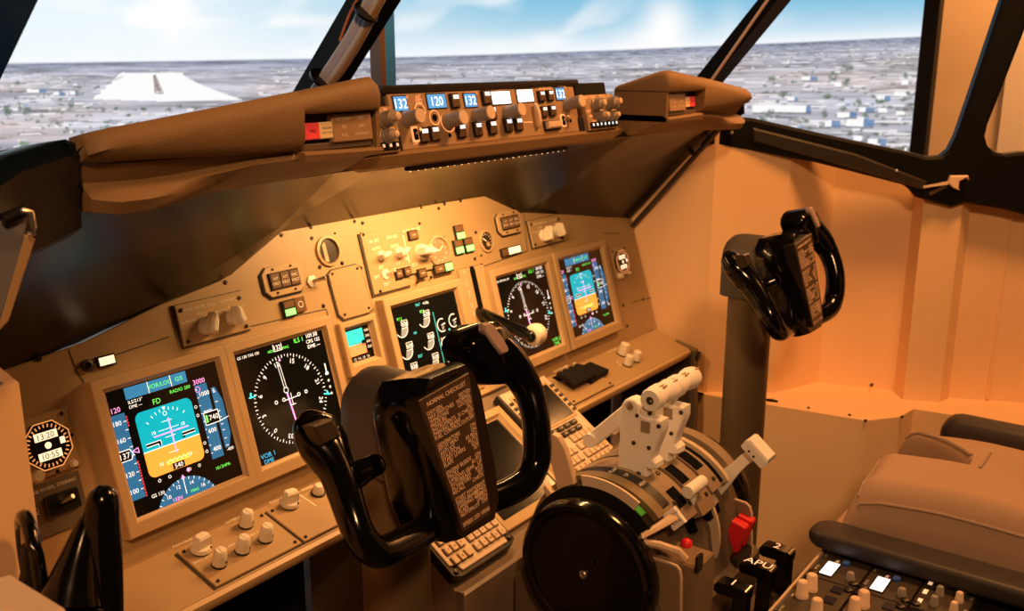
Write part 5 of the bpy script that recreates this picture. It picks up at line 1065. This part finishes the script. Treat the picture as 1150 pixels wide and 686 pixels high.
# ---------------------------------------------------------------- aft pedestal: fire handles and radios
ZP = .45; ZF = .395                                              # radio deck, lower fire panel deck
pd = thing('aft_pedestal', 'low black pedestal behind the throttles carrying the radios', 'pedestal', (0, -.9, 0))
k = MB().m(MATTE); k.box(WORLD, -.195, -1.35, 0, .232, -.676, ZP-.006, .002); k.box(WORLD, -.195, -.676, 0, .232, -.588, ZF-.006, .002); k.build('body', pd)
fp_ = thing('fire_panel', 'fire panel with three black fire handles behind the throttle quadrant', 'fire panel', (0, -.63, ZF-.006))
FZ = Fr((0, 0, ZF-.006), (1, 0, 0), (0, 1, 0))
k = MB().m(DARKP); k.box(FZ, -.190, -.674, -.006, .230, -.592, .004, .001); k.build('plate', fp_)
def fire_handle(px0, py0, px1, py1, s_, z):
    p0, p1 = onZ(px0, py0, z), onZ(px1, py1, z); x = (p0[0]+p1[0])/2; y0, y1 = p0[1], p1[1]
    k = MB().m(GLOSS); f_ = Fr((x, 0, 0), (0, 1, 0), (0, 0, 1), (1, 0, 0)); h_ = .018
    k.prism(f_, [(y1, z-h_), (y1-.001, z-.003), (y1+.004, z), (y0-.006, z), (y0, z-.006), (y0, z-h_*.8), (y0-.006, z-h_)], -.0125, .0125, .003)
    k.prism(f_, [(y1+.001, ZF-.002), (y1+.024, ZF-.002), (y1+.022, z-h_+.002), (y1+.001, z-h_+.002)], -.0095, .0095, .002); o = k.build('fire_handle', fp_, smooth=40)
    k = MB().m(LEGW); k.text(Fr((x, 0, z+.0004), (0, -1, 0), (1, 0, 0)), -(y0+y1)/2, 0, s_, .016, 0, sx=1.0); k.build('handle_legend', o)
    k = MB().m(KEYL); k.rbox(FZ, x-.03, y1-.016, x-.012, y1-.002, .002, .003, .010, .001); k.build('release_button', fp_); return o
fire_handle(806, 648, 843, 660, '1', .480)
fire_handle(834, 626, 870, 638, 'APU', .472)
fire_handle(857, 607, 890, 619, '2', .468)
k = MB().m(LEG)
for x in (-.02, .06, .13): k.line(FZ, (x, -.652), (x+.028, -.640), .0014, .0046); k.line(FZ, (x, -.658), (x+.028, -.646), .0014, .0046)
k.build('legend', fp_)
k = MB().m(TIPS); p0, p1 = onZ(790, 686, ZF+.008), onZ(822, 652, ZF+.008); k.tube([p0, p1], .006, 8); k.tube([p0+A([.0, .0, 0]), p0+(p0-p1)*.4], .006, 8); k.build('guard_rail', fp_)

RZ = Fr((0, 0, ZP), (1, 0, 0), (0, 1, 0)); RAD = mat('radio_face', (.045, .034, .026), .45)
k = MB().m(KEYL); q0, q1 = RZ.at(919, 626.5), RZ.at(872, 682.5); k.box(RZ, -.192, q0[1]-.001, -.01, .230, q0[1]+.003, .004, .001); k.build('front_edge', pd)
def radio(label, a0, a1, b0, b1, kind, name='radio_panel'):
    t = thing(name, label, 'radio panel', RZ.w((a0+a1)/2, b0, -.004)); k = MB().m(RAD); k.box(RZ, a0+.001, b0+.001, -.006, a1-.001, b1-.001, .003, .001); k.build('face', t)
    for x, y in ((a0+.010, b1-.007), (a1-.010, b1-.007), (a0+.010, b0+.007), (a1-.010, b0+.007)):
        k = MB().m(BLACK); k.lathe(RZ, x, y, [(.0062, .003), (.0062, .006), (.003, .007)], 12); k.build('fastener', t)
    kn = lambda x, y, r, h, m=TIPS: (lambda k: (k.lathe(RZ, x, y, [(r*1.1, .003), (r*1.1, .007), (r, .008), (r*.9, h), (r*.7, h+.002)], 18), k.build('knob', t)))(MB().m(m))
    if kind == 'nav':
        x = a0+.012; y = b1-.024; k = MB().m(BLACK); k.box(RZ, x-.002, y-.011, .003, x+.044, y+.011, .0045); k.m(LCDW).flat(RZ, [(x, y-.009), (x+.042, y-.009), (x+.042, y+.009), (x, y+.009)], .0048); k.m(mat('lcd_digit_blue', (.35, .62, .95), .3, emit=1.0)).text(RZ, x+.021, y, '109.50' if b1 > -.70 else '110.30', .007, .0052); k.build('number_window', t)
        x = a0+.060; k = MB().m(mat('blue_button', (.03, .10, .5), .4)); k.cyl(RZ, x, b1-.040, .003, .009, .0055, None, 12, .001); k.build('blue_button', t)
        k = MB().m(LEGW); k.text(RZ, a0+.062, b1-.026, 'TFR', .005, .0034); k.build('caption', t)
        kn(a0+.100, b0+.020, .010, .024); kn(a0+.020, b0+.014, .006, .014, KNOBG)
    elif kind == 'knobs':
        kn(a0+.074, b1-.018, .0085, .026); kn(a0+.100, b1-.022, .0085, .026); kn(a0+.040, b0+.022, .0085, .026)
        for u in (.62, .86):
            k = MB().m(mat('window_navy', (.01, .012, .03), .2)); x = a0+(a1-a0)*u; k.box(RZ, x-.008, b0+.012, .003, x+.010, b0+.028, .005); k.build('window', t)
    else:
        for i in range(4): 
            for j in range(2): kn(a0+.022+i*(a1-a0-.044)/3, b0+.018+j*.026, .0055, .016, KNOBG if j else TIPS)
        k = MB().m(LEGW); [k.flat(RZ, [(a0+.016+i*.030, b1-.012), (a0+.030+i*.030, b1-.012), (a0+.030+i*.030, b1-.006), (a0+.016+i*.030, b1-.006)], .0034) for i in range(3)]; k.build('lit_marks', t)
    k = MB().m(LEG); [k.text(RZ, a0+(a1-a0)*u, b1-.006 if kind != 'audio' else b0+.005, s_, .0036, .0034) for u, s_ in ((.2, 'ACTIVE'), (.5, 'TFR'), (.75, 'STANDBY'))]; k.build('legend', t); return t
yF = RZ.at(919, 627)[1]-.003
cA, cB, cC = (.090, .230), (-.050, .089), (-.190, -.051)
radio('navigation radio with a white lit window at the front right of the pedestal', *cA, yF-.073, yF, 'nav')
radio('second navigation radio with a white lit window, behind the front one along the armrest', *cA, yF-.146, yF-.074, 'nav')
radio('audio panel with two rows of small knobs behind the lit radios along the armrest', *cA, yF-.219, yF-.147, 'audio')
radio('front knob panel with ivory knobs in the middle pedestal column', *cB, yF-.073, yF, 'knobs')
radio('second knob panel with ivory knobs in the middle pedestal column', *cB, yF-.146, yF-.074, 'knobs')
# ---------------------------------------------------------------- control columns with yokes
YC = A([-.455, -.466, .785])
YK = Fr(YC, (1, 0, 0), (0, .2274, .9738))                          # yoke plane, c towards the pilot
def control_column(label):
    t = thing('control_column', label, 'control yoke', (YC[0], YC[1]+.11, 0), 'control columns')
    cx, cy = YC[0]+.0, YC[1]+.10
    k = MB().m(COLUMN); k.lathe(Fr((cx, cy, 0), (1, 0, 0), (0, 1, 0)), 0, 0, [(.041, 0), (.041, .742)], 28); k.build('column', t, smooth=50)
    # grey housing: arched head, rounded at the back
    k = MB().m(GREYH); H = Fr((cx, cy, .742), (1, 0, 0), (0, 0, 1), (0, -1, 0)); rings = []
    for y, s_ in ((-.048, .55), (-.046, .78), (-.036, .94), (-.02, 1.0), (.02, 1.0), (.050, 1.02)):
        w_ = .0455*s_; top = .112*(.5+.5*s_); rings.append([H.w(-w_, 0, y), H.w(w_, 0, y)]+[H.w(w_*cos(a), top-.0455*s_+w_*sin(a), y) for a in np.linspace(0, pi, 13)])
    k.loft(rings); k.build('housing', t, smooth=50)
    # black hub
    hub_o = [(-.036, .088), (-.050, .076), (-.058, .050), (-.058, -.045), (-.050, -.080), (-.034, -.098), (.036, -.098), (.052, -.080), (.058, -.045), (.058, .050), (.050, .076), (.036, .088)]
    k = MB().m(GLOSS); rings = []
    for c, sx, sy in ((-.062, 1.0, .92), (-.058, 1.03, .97), (-.015, 1.0, 1.0), (-.002, .92, .98), (.006, .80, .96)): rings.append([YK.w(p[0]*sx, p[1]*sy, c) for p in hub_o[::-1]])
    k.loft(rings); hb = k.build('hub', t, smooth=38)
    # checklist plate on its block
    q = [YK.at(*p, .016) for p in ((470, 449.5), (527, 417.5), (552, 577), (521, 598))]
    k = MB().m(BLACK); k.prism(YK, [q[0]*.98, q[1]*.98, q[2]*.98, q[3]*.98], -.006, .0145, .001); k.build('plate_block', t, smooth=0)
    k = MB().m(mat('checklist_brown', (.055, .030, .016), .45)); k.prism(YK, inset([q[3], q[2], q[1], q[0]], .0005), .0135, .016, .0008); k.build('checklist_plate', t, smooth=0)
    k = MB().m(mat('checklist_ink', (1.0, .74, .54), .6))
    def lp(u, v): return q[0]*(1-u)*(1-v)+q[1]*u*(1-v)+q[2]*u*v+q[3]*(1-u)*v
    ang = lambda v: atan2((lp(1, v)-lp(0, v))[1], (lp(1, v)-lp(0, v))[0])
    def row(v, left, right=None, h=.0042, al='l', u=.06):
        p = lp(u, v); k.text(YK, p[0], p[1], left, h, .0163, al, rot=ang(v))
        if right: p = lp(.95, v); k.text(YK, p[0], p[1], right, h, .0163, 'r', rot=ang(v))
    row(.055, 'NORMAL CHECKLIST', None, .0048, 'c', .5)
    rows = [(.115, 'OXYGEN', 'TESTED'), (.145, 'NAV SWITCHES', 'NORMAL'), (.175, 'WINDOWS', 'LOCKED'), (.205, 'PRESSURE', 'SET'), (.235, 'INSTRUMENTS', 'X-CHECK'), (.265, 'PARKING BRAKE', 'SET'), (.295, 'FUEL CONTROL', 'CUTOFF'), (.35, 'GENERATORS', 'ON'), (.38, 'PITOT HEAT', 'ON'), (.41, 'ANTI ICE', 'AS REQ'), (.44, 'ISOLATION', 'AUTO'), (.47, 'START LEVERS', 'IDLE'), (.50, 'FLAPS', 'SET'), (.555, 'ENGINE BLEEDS', 'ON'), (.585, 'PACKS', 'AUTO'), (.615, 'LANDING GEAR', 'UP'), (.645, 'AUTOBRAKE', 'RTO'), (.675, 'ALTIMETERS', 'SET'), (.705, 'RECALL', 'CHECK'), (.76, 'START SWITCH', 'CONT'), (.79, 'SPEED BRAKE', 'ARMED'), (.82, 'LANDING GEAR', 'DOWN'), (.85, 'FLAPS', 'GREEN'), (.88, 'AUTOPILOT', 'OFF')]
    for v, l, r in rows: row(v, l, r)
    row(.95, 'SPEED 250 10000', None, .0045, 'c', .5)
    k.build('checklist_text', t, smooth=0)
    # horns: ram's-horn grips either side, one continuous tube each
    def horn(pts, name):
        """pts: (px, py, radius in plane, depth ratio, c)"""
        P5 = []
        for px, py, r, dr, c in pts: a, b_ = YK.at(px, py, c); P5.append(A([a, b_, c, r, r*dr]))
        P5 = smooth_path(P5, 5); k = MB().m(GLOSS); rings = []
        for i, p in enumerate(P5):
            t2 = P5[min(i+1, len(P5)-1)][:3]-P5[max(i-1, 0)][:3]; t2 = nrm(t2); x = nrm(np.cross(t2, A([0, 0, 1.]))); z = np.cross(x, t2)
            rings.append([YK.w(*(p[:3]+x*p[3]*cos(a)+z*p[4]*sin(a))) for a in [2*pi*j/18 for j in range(18)]])
        k.loft(rings); return k.build(name, t, smooth=60)
    hl = horn([(505, 566, .016, 1., -.030), (480, 592, .0165, 1., -.022), (452, 610, .017, 1., -.012), (425, 620, .0165, 1., -.004), (406, 604, .0157, 1.05, -.006), (395, 578, .0154, 1.15, -.015), (387, 553, .0160, 1.2, -.027), (379, 530, .0183, 1.1, -.040), (370, 513, .0235, .95, -.052), (363, 498, .0292, .75, -.061), (358, 485, .0300, .68, -.069), (355.5, 475, .0272, .65, -.074), (354, 468.5, .0200, .6, -.077), (353.5, 465, .009, .5, -.079)], 'left_horn')
    hd = hl
    k = MB().m(mat('switch_dark', (.045, .03, .022), .4)); a = [YK.at(*p, -.037) for p in ((350, 478), (372, 470), (383, 490), (362, 500))]; k.prism(YK, a, -.052, -.0355, .002); k.build('trim_switch', hd)
    k = MB().m(GLOSS); tc_ = (-.034, -.024, -.014, -.006); pp = [YK.at(*p, c) for p, c in zip(((386, 540), (402, 532), (413, 526), (422, 522)), tc_)]; k.tube([YK.w(*p, c) for p, c in zip(pp, tc_)], [.0165, .0145, .0125, .0115], 12); k.lathe(Fr(YK.w(*pp[-1], -.006), YK.ez, YK.ey, YK.ex), 0, 0, [(.0115, -.001), (.0105, .004), (.005, .0075)], 12); k.build('trigger', hl, smooth=50)
    hr = horn([(520, 572, .0165, 1., -.030), (545, 563, .0165, 1., -.022), (572, 552, .017, 1., -.012), (592, 538, .0175, 1., -.004), (602, 516, .0175, 1.05, .0), (603, 488, .0165, 1.1, .006), (600, 462, .0165, 1.1, .004), (592, 436, .0178, 1.1, -.004), (580, 417, .0208, 1.1, -.012), (566, 401, .0230, 1.05, -.021), (552, 386, .0216, 1., -.028), (541, 374, .0145, .9, -.032), (537, 368, .005, .8, -.034)], 'right_horn')
    k = MB().m(GLOSS); a = [YK.at(*p, -.026) for p in ((517, 391), (519, 380), (527, 370), (538, 363), (551, 361), (562, 369), (570, 382), (577, 397), (580, 410), (568, 431), (552, 432), (544, 424), (540, 412), (524, 404))]; k.prism(YK, a, -.056, -.006, .010); hd = k.build('switch_head', hr, smooth=50)
    k = MB().m(mat('thumb_pad_pink', (.42, .30, .28), .5)); a = [YK.at(*p, -.003) for p in ((544, 364), (550, 362), (556, 366), (566, 380), (572, 391), (571, 396), (563, 398), (553, 385), (544, 371))]; k.prism(YK, a, -.012, -.0025, .002); k.build('thumb_pad', hd)
    return t
c1 = control_column('near black control yoke with a brown checklist plate on its hub, in front of the left displays')
c2 = copy_tree(c1, (.91, -.05, .0)); c2['label'] = 'far black control yoke on its brown column before the cream side wall'
for ch in c2.children:
    if ch.name.startswith('column') is False: ch.location.z += .03
for ch in list(c2.children):
    if ch.name.startswith('column'):                                # taller tube on the far column
        me = ch.data.copy(); ch.data = me
        zm = max(v.co.z for v in me.vertices)
        for v in me.vertices:
            if v.co.z > zm-.01: v.co.z += .03

# ---------------------------------------------------------------- first officer's seat
SX, SZ = .425, .556
seat = thing('pilot_seat', 'beige fabric pilot seat with two thigh pads and dark grey armrests', 'seat', (SX, -.95, 0))
def cushion(fr_pts, name, z_top, z_bot, r=.04, puff=.012):
    """soft slab over an outline (x, y), rounded rim, slightly domed"""
    pts = [A(p, float) for p in fr_pts]
    area = sum(pts[i][0]*pts[(i+1) % len(pts)][1]-pts[(i+1) % len(pts)][0]*pts[i][1] for i in range(len(pts)))
    if area < 0: pts = pts[::-1]
    k = MB().m(FABRIC); rings = []
    for z, d in ((z_bot, .012), (z_bot+.012, 0), (z_top-r, 0), (z_top-r*.62, r*.08), (z_top-r*.29, r*.29), (z_top-r*.08, r*.62), (z_top, r), (z_top+puff*.5, r*1.7), (z_top+puff, r*2.6)):
        q = inset(pts, d) if d else pts; rings.append([(p[0], p[1], z) for p in q])
    k.loft(rings); return k.build(name, seat, smooth=60)
def dense(pts, n=5, closed=True):
    P_ = [A(p, float) for p in pts]; out = []; m = len(P_)
    for i in range(m):
        p0, p1, p2, p3 = P_[i-1], P_[i], P_[(i+1) % m], P_[(i+2) % m]
        for j in range(n): t = j/n; out.append(.5*((2*p1)+(p2-p0)*t+(2*p0-5*p1+4*p2-p3)*t*t+(3*p1-p0-3*p2+p3)*t**3))
    return out
L_, R_ = SX-.205, SX+.183
# one continuous cushion as a height field: two thigh pads with the cut-out for the column between them
NXS, NYS = 210, 120; gx = np.linspace(L_, R_, NXS); gy = np.linspace(-1.30, -.662, NYS)
def sm(x): x = np.clip(x, 0, 1); return x*x*(3-2*x)
def half_w(y): return .0+.058*np.clip((y+.815)/.14, 0, 1)**.7            # half width of the gap
def height(x, y):
    d_out = min(x-L_, R_-x); front = -.668-.014*abs(sin((x-SX)*9))
    d_f = front-y; g_ = half_w(y); d_g = max(.388-x, x-.388-.135*np.clip((y+.835)/.15, 0, 1)**.85) if y > -.83 else .2
    def rim(d, r): 
        d = max(min(d, r), 0); return sqrt(max(r*r-(r-d)**2, 0))/r
    h_ = .100*(rim(x-L_, .045) if x < SX else rim(R_-x, .16))*rim(d_f, .048)
    if d_g < .2: h_ *= (.05+.95*rim(d_g, .014)) if d_g > 0 else .05
    h_ += .012*sm((d_f)/.16)*(1-sm((d_f-.16)/.35))-.020*sm((d_f-.30)/.4)-.016*np.exp(-((x-SX)/.07)**2)*sm((d_f-.16)/.1)
    return SZ-.100+h_
k = MB().m(FABRIC)
V = [[k.V((gx[i], gy[j], height(gx[i], gy[j]))) for i in range(NXS)] for j in range(NYS)]
for j in range(NYS-1):
    for i in range(NXS-1): k._f([V[j][i], V[j][i+1], V[j+1][i+1], V[j+1][i]])
rim_ = [V[0][i] for i in range(NXS)]+[V[j][-1] for j in range(1, NYS)]+[V[-1][i] for i in range(NXS-2, -1, -1)]+[V[j][0] for j in range(NYS-2, 0, -1)]
low = [k.V((v.co.x, v.co.y, SZ-.185)) for v in rim_]; m = len(rim_)
for i in range(m): k._f([rim_[i], rim_[(i+1) % m], low[(i+1) % m], low[i]])
k._f(low); o = k.build('seat_cushion', seat, smooth=70)
k = MB().m(mat('seam_brown', (.32, .23, .18), .8))
def seam(pts, r=.0025): k.tube([(x, y, height(x, y)+.001) for x, y in pts], r, 6)
k2 = [(x, -.690-.014*abs(sin((x-SX)*9))) for x in np.linspace(L_+.02, .375, 12)]; seam(k2); seam([(x, -.690-.014*abs(sin((x-SX)*9))) for x in np.linspace(.535, R_-.02, 12)])
seam([(L_+.012, y) for y in np.linspace(-.68, -1.25, 20)]); seam([(x, -.850) for x in np.linspace(.37, .45, 6)]); seam([(.404+.135*((y+.835)/.15)**.85, y) for y in np.linspace(-.828, -.70, 12)], .0035); k.build('piping', o)
k = MB().m(DARKP); k.box(WORLD, L_+.03, -1.25, .10, R_-.03, -.74, SZ-.18, .01); k.m(BLACK).box(WORLD, L_+.06, -1.2, 0, R_-.06, -.80, .10, .005); k.build('seat_base', seat)
def armrest(name, x0, x1, y0, y1, z0, z1):
    k = MB().m(ARMG); A_ = Fr((0, 0, 0), (0, 1, 0), (0, 0, 1), (1, 0, 0)); rings = []
    prof = rrect(x0, z0, x1, z1, min(x1-x0, z1-z0)*.32, 4)
    for y, s_ in ((y1, .45), (y1-.006, .72), (y1-.016, .92), (y1-.03, 1.), (y0, 1.)):
        cx, cz = (x0+x1)/2, (z0+z1)/2; rings.append([(cx+(p[0]-cx)*s_, y, cz+(p[1]-cz)*s_) for p in prof])
    k.loft(rings); return k.build(name, seat, smooth=50)
armrest('armrest', .158, .220, -1.35, -.652, .459, .489)
q = onX(1062, 478, .64); armrest('armrest', .612, .675, -1.45, q[1]+.006, .462, .553)
k = MB().m(ARMG); k.tube([(.165, -1.28, .47), (.26, -1.29, .36)], .012, 8); k.tube([(.645, -1.3, .51), (.58, -1.3, .36)], .02, 8); k.build('armrest_bracket', seat)
# backrest, behind the picture edge
k = MB().m(FABRIC); rings = []
for z, w_, y in ((.50, .19, -1.30), (.60, .21, -1.33), (.85, .215, -1.38), (1.05, .19, -1.41), (1.15, .12, -1.43)): rings.append([(SX+p[0]*w_/.2, y+p[1], z) for p in rrect(-.2, -.05, .2, .05, .04, 3)])
k.loft(rings); k.build('backrest', seat, smooth=50)

# ---------------------------------------------------------------- steering tiller at the lower left
TY = -.40
tl = thing('steering_tiller', 'glossy black horn-shaped steering handle with a ring wheel at the lower left picture edge', 'tiller', onY(90, 686, TY))
def tp(px, py, dy=0.): return onY(px, py, TY+dy)
def horn2(name, pts, m=GLOSS):
    Q = smooth_path([list(tp(x, y, dy))+[r] for x, y, r, dy in pts], 5); k = MB().m(m); k.tube([q_[:3] for q_ in Q], [q_[3] for q_ in Q], 16); return k.build(name, tl, smooth=60)
horn2('grip', [(112, 720, .019, .0), (112, 686, .019, .0), (112, 650, .0185, .0), (112, 615, .0175, 0.), (113, 585, .0155, 0.), (115, 565, .0135, 0.), (117, 553, .0105, 0.), (118, 546, .005, 0.)])
horn2('arm', [(75, 740, .030, -.01), (76, 700, .028, -.01), (80, 665, .022, -.005), (88, 625, .014, .0), (98, 590, .009, .004), (110, 565, .006, .008)])
k = MB().m(GLOSS); c_ = tp(37, 640, .05); fr = Fr(c_, nrm(A([.30, 1, 0])), (0, 0, 1)); 
ring_ = [(fr.w(.034*cos(a), .047*sin(a))) for a in np.linspace(0, 2*pi, 33)]; k.tube(ring_, .006, 8, cap=False); o = k.build('ring_wheel', tl, smooth=60)
k = MB().m(mat('ring_tan', (.55, .36, .20), .4)); k.tube([fr.w(.028*cos(a), .041*sin(a), .0) for a in np.linspace(0, 2*pi, 33)], .0026, 6, cap=False); k.build('ring_edge', o)
k = MB().m(BLACK); k.tube([tp(22, 690, .05), tp(32, 640, .05), tp(30, 612, .05)], [.008, .006, .005], 8); k.tube([tp(40, 672, .05), tp(60, 700, .0)], .012, 8); k.build('spoke', o)

# ---------------------------------------------------------------- clipboard holder at the left edge
CY = -.36
cb = thing('clipboard', 'slanted clipboard with a metal clip under the left window sill', 'clipboard', onY(15, 300, CY))
def cp_(px, py, dy=0.): return onY(px, py, CY+dy)
k = MB().m(mat('board_grey', (.16, .16, .19), .5)); a = [cp_(-30, 265), cp_(0, 246), cp_(30, 236), cp_(24, 268), cp_(2, 345), cp_(-30, 420)]
f_ = Fr(cp_(0, 260), (1, 0, 0), (0, 0, 1)); k.prism(f_, [((p-f_.o)@f_.ex, (p-f_.o)@f_.ey) for p in a], -.004, .004, .001); k.build('board', cb, smooth=0)
k = MB().m(mat('board_edge_tan', (.40, .26, .13), .5)); a = [cp_(25, 262), cp_(38, 268), cp_(8, 360), cp_(-4, 372), cp_(2, 345)]; k.prism(f_, [((p-f_.o)@f_.ex, (p-f_.o)@f_.ey) for p in a], -.003, .003, .001); k.build('edge_strip', cb, smooth=0)
k = MB().m(METAL); k.tube([cp_(24, 238, -.008), cp_(27, 236, -.012), cp_(34, 238, -.012), cp_(38, 255, -.010), cp_(37, 262, -.008), cp_(31, 263, -.006)], .0025, 8); k.m(BLACK).tube([cp_(2, 247, -.006), cp_(28, 237, -.006)], .005, 8); k.build('clip', cb)
# ---------------------------------------------------------------- light
def area(name, loc, tgt, size, power, col, sy=None, spread=None):
    l = bpy.data.lights.new(name, 'AREA'); l.energy = power; l.color = col; l.size = size
    if sy: l.shape = 'RECTANGLE'; l.size_y = sy
    if spread: l.spread = spread
    o = bpy.data.objects.new(name, l); COL.objects.link(o); o.location = loc
    o.rotation_euler = (Vector(tgt)-Vector(loc)).to_track_quat('-Z', 'Y').to_euler(); return o
WARM = (1, .56, .22)
# flood lamp under the glareshield lip washing the middle of the panel
area('flood_lamp', (0, -.157, 1.036), (0, -.05, .74), .38, 4.1, (1, .53, .20), .02)
# warm room lamps: one low on the captain's side, one overhead
area('room_lamp', (-1.9, -2.0, 2.5), (.3, -.4, .6), .3, 36, (1, .52, .22))
area('ceiling_lamp', (.55, -.9, 2.2), (.45, -.5, .4), .3, 26, (1, .41, .12))
area('wall_lamp', (2.7, -.9, 2.5), (3.2, -.3, 1.3), .4, 60, (1, .42, .12))
w = bpy.data.worlds.new('world'); S.world = w; w.use_nodes = True
w.node_tree.nodes['Background'].inputs[0].default_value = (.9, .55, .28, 1); w.node_tree.nodes['Background'].inputs[1].default_value = .006
S.view_settings.view_transform = 'Standard'; S.view_settings.look = 'None'; S.view_settings.exposure = 0.; S.view_settings.gamma = 1; S.view_settings.use_curve_mapping = False
